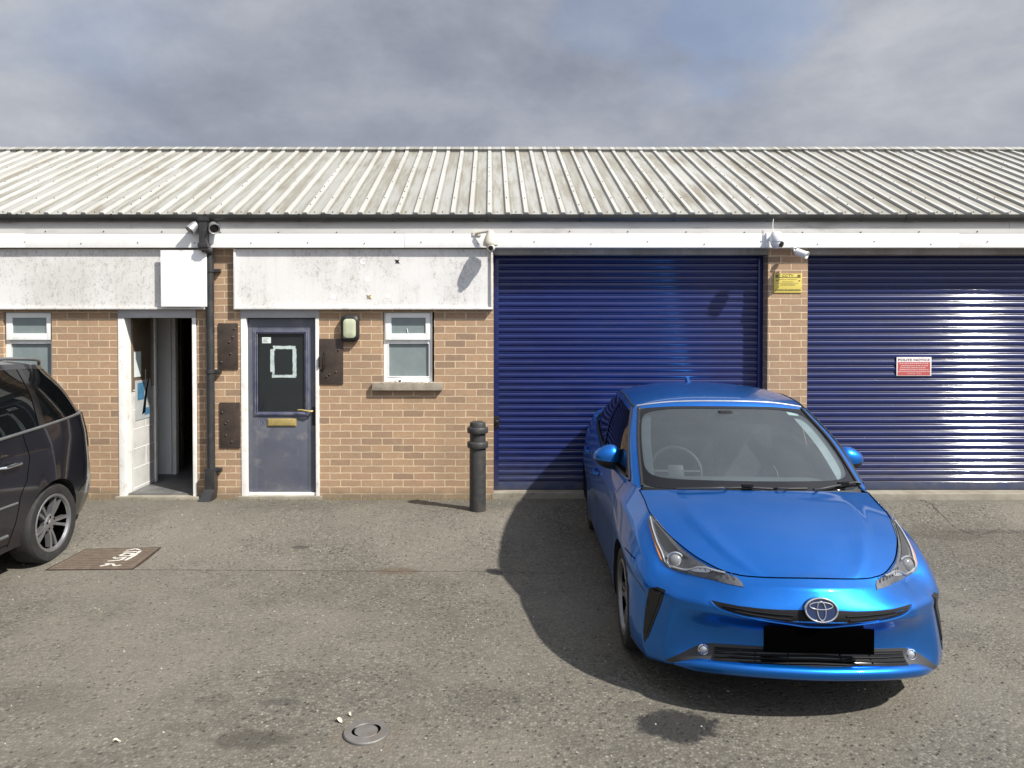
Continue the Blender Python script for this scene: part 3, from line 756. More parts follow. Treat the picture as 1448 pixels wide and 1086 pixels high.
    bk = MB(); bk.box(gx0 - .25, gx1 + .25, YW + .9, YW + .92, .1, 2.6); bk.box(gx0 - .3, gx0 - .28, YW + .31, YW + .9, .1, 2.6); bk.box(gx1 + .28, gx1 + .30, YW + .31, YW + .9, .1, 2.6)
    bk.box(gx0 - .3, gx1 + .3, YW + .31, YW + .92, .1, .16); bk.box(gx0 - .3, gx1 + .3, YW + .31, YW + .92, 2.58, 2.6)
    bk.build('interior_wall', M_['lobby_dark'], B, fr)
    # open doorway and its lobby --------------------------------------------
    of = MB(); x0, x1, z0, z1 = rc_(167, 438, 279, 705); j0 = WX(177, YW); j1 = WX(272.5, YW); hz = WZ(449.5, YW)
    of.box(x0, j0, yd - .028, yd + .12, z0 + .01, z1, .004); of.box(j1, x1, yd - .028, yd + .12, z0 + .01, z1, .004)
    ofo = of.build('door_frame', M_['frame_white'], B, fr); ofo['label'] = 'white frame of the open doorway'
    oh = MB(); oh.box(x0 - .001, x1 + .001, yd - .033, yd + .12, hz, z1 + .001, .008); oh.build('head', M_['frame_grey'], ofo, fr)
    zf = WZ(700, YW) + .004
    fl = MB(); fl.box(-4.7, -2.2, YW + .05, 11.2, zf - .1, zf); fl.build('lobby_floor', M_['lobby_floor'], B, fr)
    lw = MB(); xw = j0 + .012; yq = 8.62
    lw.box(xw - .14, xw, YW + .145, yq, zf + .001, 1.30, .004)
    lw.mi = 1
    for i in range(6):                                              # joints of the painted blockwork
        zz = zf + .215 * i + .03
        lw.box(xw, xw + .0015, YW + .15, yq - .005, zz, zz + .008)
        yy = YW + .22 + (.22 if i % 2 else .42); lw.box(xw, xw + .0015, yy, yy + .008, zz, zz + .215)
    lw.mi = 2; lw.box(xw - .14, xw, YW + .145, yq, 1.301, 2.5, .003)
    lw.mi = 3; lw.box(xw + .001, xw + .02, yq - .05, yq, zf + .002, 2.3, .003)
    lw.build('lobby_wall', [M_['block_white'], M_['lobby_grey'], M_['lobby_brown'], M_['frame_white']], B, fr)
    ps = MB(); ps.box(xw + .002, xw + .006, YW + .19, YW + .56, .98, 1.42); ps.mi = 1; ps.box(xw + .0062, xw + .0074, YW + .24, YW + .40, 1.20, 1.39)
    ps.box(xw + .0062, xw + .0074, YW + .40, YW + .52, 1.02, 1.10)
    ps.mi = 2; ps.add([(xw + .0078, YW + .34, 1.03), (xw + .0078, YW + .42, 1.05), (xw + .0078, YW + .47, 1.30), (xw + .0078, YW + .52, 1.42), (xw + .0078, YW + .49, 1.42), (xw + .0078, YW + .42, 1.28)], [(0, 1, 2, 5), (5, 2, 3, 4)])
    ps.build('poster', [M_['poster_grey'], M_['poster_blue'], M_['gloss_black']], B, fr)
    pp = MB(); pp.box(xw + .003, xw + .006, YW + .17, YW + .33, 1.46, 1.74); pp.build('notice', M_['sticker'], B, fr)  # pale sheet painting a paper's reflection in the brown panel
    yb = 9.03
    def col(p0, p1, Y, mat, nm, z1_=2.6, th=.08):
        k = MB(); k.box(WX(p0, Y), WX(p1, Y), Y, Y + th, zf + .001, z1_, .004); return k.build(nm, mat, B, fr)
    col(196, 223, yb, M_['lobby_blue'], 'lobby_panel'); col(223.2, 242, yb - .02, M_['lobby_grey'], 'lobby_door'); col(243, 248.5, yb - .04, M_['frame_white'], 'lobby_post')
    col(249, 253, yb + .3, M_['lobby_brown'], 'lobby_lining'); col(254, 256.5, yb + .35, M_['lobby_brown'], 'lobby_lining')
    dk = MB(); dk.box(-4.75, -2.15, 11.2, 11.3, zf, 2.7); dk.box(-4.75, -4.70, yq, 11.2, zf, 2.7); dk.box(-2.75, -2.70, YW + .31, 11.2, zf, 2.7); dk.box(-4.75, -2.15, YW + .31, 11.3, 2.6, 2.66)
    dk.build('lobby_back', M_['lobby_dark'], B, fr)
    # rainwater pipe ----------------------------------------------------------
    dp = MB(); px = W(286.5, 330, 7.74).x
    dp.box(px - .041, px + .041, 7.740, 7.812, WZ(350, 7.74) - .03, gz - .045, .008)
    dp.box(px - .052, px + .052, 7.732, YF - .001, WZ(346, 7.74) - .03, WZ(346, 7.74) + .02, .006); dp.box(px - .05, px + .05, 7.730, 7.815, gz - .075, gz - .03, .006)
    qx = W(297.5, 500, YW - .05).x; zlow = WZ(352, YW)
    dp.tube([(px, 7.775, WZ(351, 7.74)), (px + .035, 7.815, WZ(354, 7.8)), (qx, YW - .055, WZ(360, YW)), (qx, YW - .052, WZ(372, YW)), (qx, YW - .052, WZ(664, YW))], .043, 16)
    dp.box(qx - .05, qx + .055, YW - .11, YW - .004, WZ(690, YW), WZ(660, YW), .008)
    zz0 = ground_z(qx, YW - .1) + .002
    dp.add([(qx - .05, YW - .11, WZ(689, YW)), (qx + .055, YW - .11, WZ(689, YW)), (qx + .055, YW - .004, WZ(689, YW)), (qx - .05, YW - .004, WZ(689, YW)),
            (qx - .10, YW - .19, zz0), (qx + .025, YW - .19, zz0), (qx + .04, YW - .004, zz0), (qx - .06, YW - .004, zz0)],
           [(0, 1, 5, 4), (1, 2, 6, 5), (2, 3, 7, 6), (3, 0, 4, 7), (0, 3, 2, 1), (4, 5, 6, 7)])
    dpo = dp.build('downpipe', M_['pipe_black'], B, fr)
    for py in (383, 525, 663):
        br = MB(); z = WZ(py, YW); br.lathe([(.051, -.018), (.053, -.016), (.053, .016), (.051, .018)], Matrix.Translation((qx, YW - .052, z)), 16)
        br.box(qx + .03, qx + .105, YW - .05, YW - .002, z - .018, z + .018, .004); br.build('pipe_clip', M_['pipe_black'], dpo, fr)
    return B
def fittings():
    # sign boards -----------------------------------------------------------------
    def signboard(px0, px1, label, x_override=None):
        a = rect(px0, 352, px1, 437.5, YB); x0 = a[0] if x_override is None else x_override
        b = MB(); b.box(x0, a[1], YB, YW - .001, a[2] + .006, a[3] - .004)
        t = .022
        b.box(x0, a[1], YB - .028, YW - .002, a[2], a[2] + t, .004); b.box(x0, x0 + t, YB - .026, YB + .01, a[2] + t, a[3] - .002, .003); b.box(a[1] - t, a[1], YB - .026, YB + .01, a[2] + t, a[3] - .002, .003)
        return tag(b.build('sign_board', M_['sign_board'], None, smooth_deg=20), label, 'sign board', 'blank sign boards below the fascia'), a
    o, a = signboard(331, 697, 'flaking white sign board above the closed blue door and the small window')
    sc = MB()
    for (px, py, r, m) in ((465, 370, .026, 1), (513, 370, .030, 0), (519, 395, .028, 0), (548, 419, .024, 0), (471, 420, .028, 0)):
        p = W(px, py, YB); sc.mi = m; sc.lathe([(r, 0), (r * .98, .0012), (r * .85, .0018), (r * .8, .0008), (.001, .0008)], place((p.x, YB - .0005, p.z), (0, -1, 0)), 20)
    for (px, py) in ((562, 370), (522, 420)):
        p = W(px, py, YB); sc.mi = 2 if px > 530 else 3
        sc.prism([(-.03, .03), (-.01, .02), (.03, .028), (.012, .008), (.03, -.022), (-.004, -.012), (-.03, -.024), (-.014, .0)], lambda x, z, y: Vector((p.x + x * .8, YB - y, p.z + z * .8)), .0005, .006)
    for s in build_parts(sc, 'adhesive_scar', [M_['fascia_white'], M_['flashing'], M_['gloss_black'], M_['brass']], o): s.location = -o.location
    # (children of a top-level mesh live in its local space)
    o2, a2 = signboard(100, 294, 'plain white sign board over the open doorway and the left window', XL + .01)
    b = MB(); r = rect(227, 354, 292.5, 433.5, 7.805); b.box(r[0], r[1], 7.805, 7.815, r[2], r[3], .002)
    tag(b.build('blank_sign', M_['white_blank'], None), 'clean blank square white sign fixed above the open doorway', 'sign')
    # metal cover plates ------------------------------------------------------------
    for i, (x0, y0, x1, y1, lab) in enumerate(((309, 457, 337, 522, 'rusty dark metal plate on the brick pier, upper of the two beside the downpipe'), (311, 569, 340, 633, 'rusty dark metal plate low on the brick pier beside the downpipe'),
                                               (452, 479, 485.5, 543, 'rusty dark metal plate right of the closed blue door, under the bulkhead lamp'))):
        r = rect(x0, y0, x1, y1); b = MB(); b.box(r[0], r[1], YW - .014, YW - .0015, r[2], r[3], .003)
        rnd = random.Random(i + 2)
        for k in range(5):
            b.lathe([(.011, 0), (.011, .006), (.006, .010)], place((r[0] + (r[1] - r[0]) * rnd.uniform(.12, .88), YW - .014, r[2] + (r[3] - r[2]) * rnd.uniform(.08, .92)), (0, -1, 0)), 8)
        ob = tag(b.build('cover_plate', M_['rust_plate'], None), lab, 'metal plate', 'rusty cover plates on the brickwork')
        if i == 2:
            h = MB(); p = W(452, 510, YW - .02)
            h.tube([(p.x + .05, YW - .016, p.z + .10), (p.x + .055, YW - .034, p.z + .08), (p.x + .06, YW - .036, p.z - .08), (p.x + .01, YW - .016, p.z - .10)], .006, 6)
            h.box(p.x - .012, p.x + .004, YW - .03, YW - .012, p.z - .07, p.z + .04, .003)
            ho = h.build('hasp', M_['iron_lock'], ob); ho.location = -ob.location
    # bulkhead lamp --------------------------------------------------------------------
    p = W(496, 464.5, YW)
    T = thing('bulkhead_lamp', 'black oval bulkhead lamp with yellowed lens on the brick beside the window', 'wall lamp', (p.x, YW, p.z))
    def rr(w, h, c, n=6):
        out = []
        for (sx, sz, a0) in ((1, 1, 0), (-1, 1, 90), (-1, -1, 180), (1, -1, 270)):
            for i in range(n + 1):
                g = R(a0 + 90 * i / n); out.append((sx * (w - c) + c * math.cos(g), sz * (h - c) + c * math.sin(g)))
        return out
    k = MB(); lay = [(.094, .140, .05, 0), (.097, .143, .05, -.03), (.094, .140, .05, -.062), (.076, .112, .042, -.078), (.068, .104, .04, -.070)]
    rings = [[Vector((x, y, z)) for x, z in rr(w, h, c)] for w, h, c, y in lay]; n = len(rings[0])
    k.add([v for r in rings for v in r], [(i * n + j, i * n + (j + 1) % n, (i + 1) * n + (j + 1) % n, (i + 1) * n + j) for i in range(len(rings) - 1) for j in range(n)])
    k.build('housing', M_['black_plastic'], T)
    k = MB(); lay = [(.068, .104, .04, -.070), (.064, .10, .038, -.082), (.05, .085, .03, -.088), (.02, .04, .012, -.09)]
    rings = [[Vector((x, y, z)) for x, z in rr(w, h, c)] for w, h, c, y in lay]
    k.add([v for r in rings for v in r], [(i * n + j, i * n + (j + 1) % n, (i + 1) * n + (j + 1) % n, (i + 1) * n + j) for i in range(len(rings) - 1) for j in range(n)] + [tuple(3 * n + j for j in range(n))])
    k.build('lens', M_['diffuser'], T)
    # twin spot lamps either side of the pipe head ------------------------------------------
    for px, py, d, lab in ((273, 321.5, (-.55, -.5, -.75), 'silver eaves spot lamp left of the downpipe head'), (302, 321, (.45, -.75, -.5), 'silver eaves spot lamp right of the downpipe head')):
        p = W(px, py, YP - .09); T = thing('spot_lamp', lab, 'spot lamp', p, 0, 'silver spot lamps under the gutter'); d = Vector(d).normalized()
        M = rot_to(d)
        h = MB(); h.lathe([(.012, -.07), (.034, -.06), (.046, -.035), (.050, 0), (.055, .03), (.058, .045), (.060, .05), (.056, .052), (.050, .040)], M, 20); h.build('housing', M_['silver_housing'], T)
        l = MB(); l.lathe([(.051, .038), (.03, .044), (.008, .046)], M, 20); l.build('lens', M_['cam_glass'], T)
        a = MB(); a.tube([M @ Vector((0, 0, -.055)), Vector((0, .055, .02)), Vector((0, .093, .025))], .011, 8); a.lathe([(.035, 0), (.035, .012), (.02, .016)], place((0, .095, .025), (0, -1, 0)), 14); a.build('bracket', M_['silver_housing'], T)
    # dome cameras, bullet camera ----------------------------------------------------------------
    yc = YF - .115
    p = W(693.5, 340, yc); T = thing('dome_camera', 'weathered beige dome camera hanging from the fascia at the end of the flaking sign board', 'security camera', p)
    b = MB(); b.lathe([(.016, .108), (.030, .10), (.042, .07), (.060, .03), (.076, -.015), (.078, -.045), (.074, -.054), (.056, -.058)], None, 22); b.build('housing', M_['cam_beige'], T)
    e = MB(); c = Vector((.004, -.030, -.074)); e.lathe([(.003, -.047)] + [(.047 * math.cos(R(a)), .047 * math.sin(R(a))) for a in range(-75, 76, 15)] + [(.003, .047)], place(c, (0, -1, -.25)), 18); e.build('eyeball', M_['cam_beige'], T)
    l = MB(); l.lathe([(.025, .038), (.025, .0485), (.014, .051), (.001, .052)], place(c, (0, -1, -.25)), 18); l.build('lens', M_['cam_glass'], T)
    a = MB(); a.tube([(0, 0, .09), (-.02, .03, .098), (-.12, .075, .088), (-.15, .108, .085)], [.016, .014, .012, .012], 8); a.box(-.19, -.10, YF - yc - .012, YF - yc - .001, .06, .105, .003); a.build('bracket', M_['cam_beige'], T)
    p = W(1098, 339, yc); T = thing('dome_camera', 'white ball shaped security camera with an aerial above the brick pillar', 'security camera', p)
    b = MB(); b.lathe([(.004, .088), (.035, .082), (.058, .058), (.068, .02), (.068, -.012), (.066, -.022), (.052, -.024)], None, 24); b.build('housing', M_['cam_white'], T)
    e = MB(); e.lathe([(.060, -.024), (.058, -.045), (.045, -.072), (.022, -.088), (.002, -.092)], None, 22); e.build('ball', M_['cam_white'], T)
    l = MB(); l.lathe([(.030, 0), (.030, .022), (.022, .026), (.001, .024)], place((.028, -.03, -.048), (.6, -1, -.45)), 16); l.build('lens', M_['cam_glass'], T)
    a = MB(); a.tube([(0, .02, .07), (-.03, .06, .04), (-.055, .108, .0)], .018, 10); a.box(-.075, -.035, YF - yc - .02, YF - yc - .001, -.07, .08, .004)
    a.tube([(-.02, .05, .06), (-.02, .055, .16), (-.012, .055, .225)], [.006, .005, .003], 8); a.build('bracket', M_['cam_white'], T)
    p = W(1133, 358, YF - .08); T = thing('bullet_camera', 'small white bullet camera under the fascia at the right of the brick pillar', 'security camera', p)
    d = Vector((.62, -.62, -.38)).normalized(); M = rot_to(d)
    b = MB(); b.lathe([(.020, -.062), (.033, -.058), (.036, -.05), (.036, .052), (.040, .055), (.040, .068), (.034, .070), (.030, .060)], M, 18); b.build('housing', M_['cam_white'], T)
    l = MB(); l.lathe([(.031, .058), (.012, .060), (.001, .062)], M, 16); l.build('lens', M_['cam_glass'], T)
    a = MB(); a.tube([(-.03, .03, .0), (-.055, .05, .035), (-.06, .06, ZF0 - p.z + .004)], .010, 8); a.lathe([(.028, 0), (.028, -.012), (.018, -.018)], Matrix.Translation((-.06, .06, ZF0 - p.z + .003)), 14); a.build('bracket', M_['cam_white'], T)
    # yellow notice on the pillar --------------------------------------------------------------------
    r = rect(1094, 387, 1133.3, 414, YW); x0, x1, z0, z1 = r; w, h = x1 - x0, z1 - z0
    T = thing('yellow_notice', 'yellow warning notice on the brick pillar between the shutters', 'sign', ((x0 + x1) / 2, YW, z0))
    b = MB(); b.box(x0, x1, YW - .010, YW - .002, z0, z1, .002); b.build('plate', M_['sign_yellow'], T, T)
    k = MB(); yk = YW - .0118
    def bar(mb, u0, u1, v0, v1, y=None): mb.box(x0 + w * u0, x0 + w * u1, (y or yk), (y or yk) + .001, z0 + h * v0, z0 + h * v1)
    bar(k, .05, .16, .79, .95); bar(k, .84, .95, .79, .95); bar(k, .16, .84, .79, .82)
    bar(k, .08, .15, .62, .67); bar(k, .88, .94, .60, .65)
    rnd = random.Random(9)
    def dashes(mb, u0, u1, v, hh, y=None):
        u = u0
        while u < u1:
            wd = rnd.uniform(.02, .06); bar(mb, u, min(u + wd, u1), v, v + hh, y); u += wd + rnd.uniform(.008, .02)
    dashes(k, .24, .76, .395, .03); dashes(k, .05, .95, .10, .05); dashes(k, .30, .70, .56, .022)
    k.mi = 1; dashes(k, .18, .82, .69, .025); dashes(k, .16, .86, .48, .025); dashes(k, .05, .95, .17, .03)
    k.build('lettering', [M_['ink_olive'], M_['brass']], T, T)
    text('CCTV', x0 + w * .30, z0 + h * .85, h * .13, yk, M_['ink_olive'], T, w * .40)
    # red and white notice on the right shutter ---------------------------------------------------------
    ysn = YS - .022; r = rect(1268, 505, 1317, 531.5, ysn); x0, x1, z0, z1 = r; w, h = x1 - x0, z1 - z0
    T = thing('red_notice', 'red and white polite notice on the right hand blue roller shutter', 'sign', ((x0 + x1) / 2, ysn, z0))
    b = MB(); b.box(x0, x1, ysn + .001, ysn + .008, z0, z1, .002); b.build('plate', M_['sign_white'], T, T)
    b = MB(); yk = ysn - .0002; bar(b, .035, .965, .03, .215); bar(b, .035, .965, .24, .74); b.build('red_band', M_['sign_red'], T, T)
    yk = ysn - .0014
    text('POLITE NOTICE', x0 + w * .05, z0 + h * .80, h * .125, yk, M_['ink_dark'], T, w * .90)
    text('THANK YOU', x0 + w * .29, z0 + h * .085, h * .085, yk, M_['ink_pink'], T, w * .42)
    k = MB()
    for v, a_, c_ in ((.64, .08, .92), (.52, .12, .90), (.41, .10, .84), (.30, .08, .92)): dashes(k, a_, c_, v, .05)
    k.build('lettering', M_['ink_pink'], T, T)
def text(s, x, z, size, y, mat, parent, width=None):
    c = bpy.data.curves.new('t', 'FONT'); c.body = s; c.size = size * 1.38; c.extrude = .0003
    o = bpy.data.objects.new('t', c); COL.objects.link(o)
    bpy.context.view_layer.update()
    me = bpy.data.meshes.new_from_object(o.evaluated_get(bpy.context.evaluated_depsgraph_get()))
    bpy.data.objects.remove(o)
    xs = [v.co.x for v in me.vertices]; k = (width / (max(xs) - min(xs))) if width else 1
    loc = parent.matrix_basis.inverted() @ Vector((0, 0, 0))
    for v in me.vertices:
        p = Vector((x + (v.co.x - min(xs)) * k, y - v.co.z, z + v.co.y)); v.co = parent.matrix_basis.inverted() @ p
    me.materials.clear(); me.materials.append(mat); me.name = 'lettering'
    ob = bpy.data.objects.new('lettering', me); COL.objects.link(ob); ob.parent = parent; return ob
def street():
    # bollard
    g = onG(675.5, 721.5); k = g.y / F * 1.0; T = thing('bollard', 'dark cast iron bollard with two raised collars beside the blue shutter', 'bollard', g)
    s = 1 / (F / g.y); r = 11.6 * s; H = WZ(596, g.y) - g.z
    zc = lambda py: WZ(py, g.y) - g.z
    b = MB(); b.lathe([(r * 1.02, -.05), (r, .05), (r, zc(633)), (r * .96, zc(630)), (r * .97, zc(612)), (r * .99, zc(606)), (r * .98, zc(600)), (r * .90, zc(597)), (r * .60, zc(595.6)), (.002, zc(595.4))], None, 36); b.build('post', M_['cast_black'], T)
    for a, c in ((624.5, 632.5), (604, 611.8)):
        q = MB(); q.lathe([(r * .95, zc(c) - .004), (r * 1.24, zc(c)), (r * 1.28, zc(c) + .012), (r * 1.28, zc(a) - .010), (r * 1.22, zc(a)), (r * .95, zc(a) + .004)], None, 36, cap=False); q.build('collar', M_['cast_black'], T)
    # small round cover
    g = onG(518, 1037); r = .113
    T = thing('stopcock_cover', 'small round grey iron stopcock cover set in the tarmac', 'cover', (g.x, g.y, g.z), R(20))
    b = MB(); b.lathe([(r * 1.0, -.03), (r, .010), (r * .96, .015), (r * .58, .016), (r * .55, .012)], None, 40, cap=False); b.build('frame', M_['cast_grey'], T)
    b = MB(); b.lathe([(r * .54, -.01), (r * .54, .010), (r * .50, .014), (r * .25, .0145), (r * .08, .016), (.001, .016)], None, 40)
    b.build('lid', M_['cast_grey'], T)
    b = MB()
    for s0 in (90, 270):
        pts = [(r * (.555 + .085 * math.sin(math.pi * i / 10)) * math.cos(R(s0 - 38 + 76 * i / 10)), r * (.555 + .085 * math.sin(math.pi * i / 10)) * math.sin(R(s0 - 38 + 76 * i / 10))) for i in range(11)]
        pts += [(r * .53 * math.cos(R(s0 + 38 - 76 * i / 10)), r * .53 * math.sin(R(s0 + 38 - 76 * i / 10))) for i in range(11)]
        b.prism([(y, -x) for x, y in pts], lambda x, y, z: Vector((x, y, z)), .0150, .0172)
    build_parts(b, 'lifting_slot', M_['plate_black'], T)
    # drain cover by the black car
    P = [onG(*q) for q in ((68, 806), (186, 805), (224.5, 774.5), (122, 777))]
    c = sum(P, Vector()) / 4; T = thing('drain_cover', 'rust brown rectangular drain cover daubed with white paint beside the black car', 'cover', c)
    def pq(u, v, z): return (P[0] * (1 - u) + P[1] * u) * (1 - v) + (P[3] * (1 - u) + P[2] * u) * v + Vector((0, 0, z))
    b = MB(); b.prism([(0, 0), (1, 0), (1, 1), (0, 1)], lambda u, v, z: pq(u, v, z), -.02, .007)
    for i in range(1, 12):
        b.prism([(.04, i / 12 - .012), (.96, i / 12 - .012), (.96, i / 12 + .012), (.04, i / 12 + .012)], lambda u, v, z: pq(u, v, z), .0072, .0105)
    b.build('lid', M_['cover_rust'], T, T)
    b = MB()
    for (u0, u1, v0, v1) in ((-.025, 1.025, -.04, -.008), (-.025, 1.025, 1.008, 1.04), (-.025, -.006, -.008, 1.008), (1.006, 1.025, -.008, 1.008)):
        b.prism([(u0, v0), (u1, v0), (u1, v1), (u0, v1)], lambda u, v, z: pq(u, v, z), -.02, .006)
    b.build('frame', M_['rust_plate'], T, T)
    # painted figures
    b = MB(); cen, ru, rv = .0, 0, 0
    def stroke(pts, wd):
        for (a, c_) in zip(pts[:-1], pts[1:]):
            d = Vector((c_[0] - a[0], c_[1] - a[1])); n = Vector((-d.y, d.x)).normalized() * wd
            b.prism([(a[0] - n.x, a[1] - n.y), (c_[0] - n.x, c_[1] - n.y), (c_[0] + n.x, c_[1] + n.y), (a[0] + n.x, a[1] + n.y)], lambda u, v, z: pq(u, v, z), .0106 + .0002 * (len(b.f) % 5), .0122)
    strokes = [[(.62, .10), (.70, .16), (.64, .22), (.74, .20), (.80, .10), (.86, .14)], [(.62, .34), (.76, .38), (.78, .52), (.66, .46), (.62, .54)], [(.66, .60), (.80, .58), (.82, .70), (.70, .72), (.66, .62)],
               [(.64, .78), (.82, .80)], [(.83, .36), (.86, .60), (.85, .84)], [(.64, .86), (.74, .95), (.82, .88)]]
    for s_ in strokes: stroke([(u - .04, v) for u, v in s_], .020)
    build_parts(b, 'paint_mark', M_['road_paint'], T, T)
    # two pale leaves by the round cover, a few scraps
    for i, (px, py, a, L, lab) in enumerate(((480, 1021, -.7, .05, 'larger pale dry leaf on the tarmac left of the round cover'), (494.5, 1012.5, -.8, .032, 'smaller pale dry leaf behind the round cover'), (165, 1050, .3, .035, 'crumpled pale scrap on the tarmac at the lower left'))):
        g = onG(px, py); b = MB(); n_ = 8
        def lf(u, v):
            wd = .22 * math.sin(math.pi * min(1, .06 + u * .94)) ** .8
            x = (u - .5) * L; y = v * wd * L; z = .004 + .010 * (v * v) * (1 if i else .8) + .006 * math.sin(u * 5)
            return Vector((g.x + x * math.cos(a) - y * math.sin(a), g.y + x * math.sin(a) + y * math.cos(a), g.z + z))
        b.grid(lf, [k / n_ for k in range(n_ + 1)], [-1, -.5, 0, .5, 1])
        tag(b.build('dry_leaf' if i < 2 else 'litter_scrap', M_['leaf_pale'], None, smooth_deg=60), lab, 'leaf' if i < 2 else 'litter')
# ------------------------------------------------------------------ car bodies from a net of feature curves
def cr(p0, p1, p2, p3, t):
    t2, t3 = t * t, t * t * t
    return (p1 * 2 + (p2 - p0) * t + (p0 * 2 - p1 * 5 + p2 * 4 - p3) * t2 + (p1 * 3 - p0 - p2 * 3 + p3) * t3) * .5
def hermite(p1, p2, m0, m1, t):
    t2, t3 = t * t, t * t * t
    return p1 * (2 * t3 - 3 * t2 + 1) + m0 * (t3 - 2 * t2 + t) + p2 * (3 * t2 - 2 * t3) + m1 * (t3 - t2)
class Net:
    """rows run round the car from front centre to rear centre (u>=0 half); P(a,b) interpolates"""
    def __init__(s, rows, mirror_ends=(True, True), sharp_c=None, sharp_r=()):
        s.sc = sharp_c or {}; s.sr = set(sharp_r)       # creased columns of a row, creased rows
        s.r = [[Vector(p) for p in row] for row in rows]; s.me = mirror_ends
    def row(s, i, b):
        R_ = s.r[i]; n = len(R_) - 1; k = min(int(b), n - 1); t = b - k
        def g(j):
            if j < 0:
                if s.me[0]: q = R_[-j]; return Vector((-q.x, q.y, q.z))
                return R_[0] * 2 - R_[1]
            if j > n:
                if s.me[1]: q = R_[2 * n - j]; return Vector((-q.x, q.y, q.z))
                return R_[n] * 2 - R_[n - 1]
            return R_[j]
        a, p, q, d = g(k - 1), g(k), g(k + 1), g(k + 2); sh = s.sc.get(i, ())
        return hermite(p, q, (q - p) if k in sh else (q - a) * .5, (q - p) if k + 1 in sh else (d - p) * .5, t)
    def P(s, a, b):
        n = len(s.r) - 1; k = min(int(a), n - 1); t = a - k
        def g(j):
            if j < 0: return s.row(0, b) * 2 - s.row(1, b)
            if j > n: return s.row(n, b) * 2 - s.row(n - 1, b)
            return s.row(j, b)
        a_, p, q, d = g(k - 1), g(k), g(k + 1), g(k + 2)
        return hermite(p, q, (q - p) if k in s.sr else (q - a_) * .5, (q - p) if k + 1 in s.sr else (d - p) * .5, t)
def frange(a, b, n): return [a + (b - a) * i / n for i in range(n + 1)]
def patch(mb, fn, us, vs, both=True):
    mb.grid(fn, us, vs)
    if both: mb.grid(lambda u, v: Vector((-fn(u, v).x, fn(u, v).y, fn(u, v).z)), us, vs, flip=True)
def strip_decal(bvh, pts, w, eps, axis):
    """thin ribbon along points projected on the body from direction axis"""
    out = []
    for p in pts:
        h = bvh.ray_cast(p - axis * 3, axis); out.append((h[0], h[1]) if h[0] else None)
    mb = MB(); q = [o for o in out if o]
    for (a, n1), (b, n2) in zip(q[:-1], q[1:]):
        n1 = -n1 if n1.dot(axis) > 0 else n1; n2 = -n2 if n2.dot(axis) > 0 else n2
        d = (b - a).normalized(); s1 = d.cross(n1).normalized() * w; s2 = d.cross(n2).normalized() * w
        mb.quad(a - s1 + n1 * eps, b - s2 + n2 * eps, b + s2 + n2 * eps, a + s1 + n1 * eps)
    return mb
def merge(*mbs):
    r = MB()
    for m in mbs: r.add(m.v, m.f)
    return r
def mirrored(mb):
    r = MB(); r.add([Vector((-v.x, v.y, v.z)) for v in mb.v], [f[::-1] for f in mb.f]); r.m = list(mb.m); return r
class Projector:
    """lays an outline (measured on the photo) on the body's own surface"""
    def __init__(s, bvh, root): s.bvh = bvh; s.inv = root.matrix_basis.inverted(); s.o = s.inv @ CAM
    def hit(s, px, py):
        d = (s.inv.to_3x3() @ ray(px, py)).normalized(); h = s.bvh.ray_cast(s.o, d)
        if h[0] is None or (h[0] - s.o).length > 7.5:
            pt = s.o + d * 4.2; best = None
            for k in range(60):
                q = s.o + d * (3.2 + .05 * k); r = s.bvh.find_nearest(q)
                if best is None or r[3] < best[3]: best = r
            h = best
        n = h[1] if h[1].dot(d) < 0 else -h[1]
        return h[0], n
    def poly(s, pts, eps=.003, depth=.012, sub=7, bulge=0):
        bm = bmesh.new(); vs = [bm.verts.new((x, y, 0)) for x, y in pts]; bm.faces.new(vs)
        bmesh.ops.triangulate(bm, faces=bm.faces[:])
        for _ in range(6):
            es = [e for e in bm.edges if e.calc_length() > sub]
            if not es: break
            bmesh.ops.subdivide_edges(bm, edges=es, cuts=1); bmesh.ops.triangulate(bm, faces=bm.faces[:])
        bnd = {v for e in bm.edges if e.is_boundary for v in e.verts}
        bm.verts.index_update(); mb = MB(); top = []; nn = []
        for v in bm.verts:
            p, n = s.hit(v.co.x, v.co.y); e = eps
            if bulge and v not in bnd:
                dmin = min((v.co - w.co).length for w in bnd); e += bulge * min(1, dmin / 8)
            top.append(p + n * e); nn.append(n)
        mb.add(top, [[v.index for v in f.verts] for f in bm.faces])
        sk = {}
        for v in bnd: mb.v.append(top[v.index] - nn[v.index] * depth); sk[v.index] = len(mb.v) - 1
        for e in bm.edges:
            if e.is_boundary:
                a, b = e.verts[0].index, e.verts[1].index; mb.f.append([a, b, sk[b], sk[a]]); mb.m.append(mb.mi)
        bm.free(); return mb
    def line(s, pts, r=.004, eps=.003, n=6, step=6):
        P = []
        for (a, b) in zip(pts[:-1], pts[1:]):
            L = math.hypot(b[0] - a[0], b[1] - a[1]); k = max(1, int(L / step))
            for i in range(k): P.append((a[0] + (b[0] - a[0]) * i / k, a[1] + (b[1] - a[1]) * i / k))
        P.append(pts[-1]); Q = []
        for x, y in P:
            p, nrm = s.hit(x, y); Q.append(p + nrm * eps)
        return MB().tube(Q, r, n)
def spline2(pts, k=6, closed=False):
    P = [Vector((a, b, 0)) for a, b in pts]; n = len(P); out = []
    rng = range(n) if closed else range(n - 1)
    for i in rng:
        g = (lambda j: P[j % n]) if closed else (lambda j: P[min(max(j, 0), n - 1)])
        for t in range(k): q = cr(g(i - 1), g(i), g(i + 1), g(i + 2), t / k); out.append((q.x, q.y))
    if not closed: out.append((P[-1].x, P[-1].y))
    return out
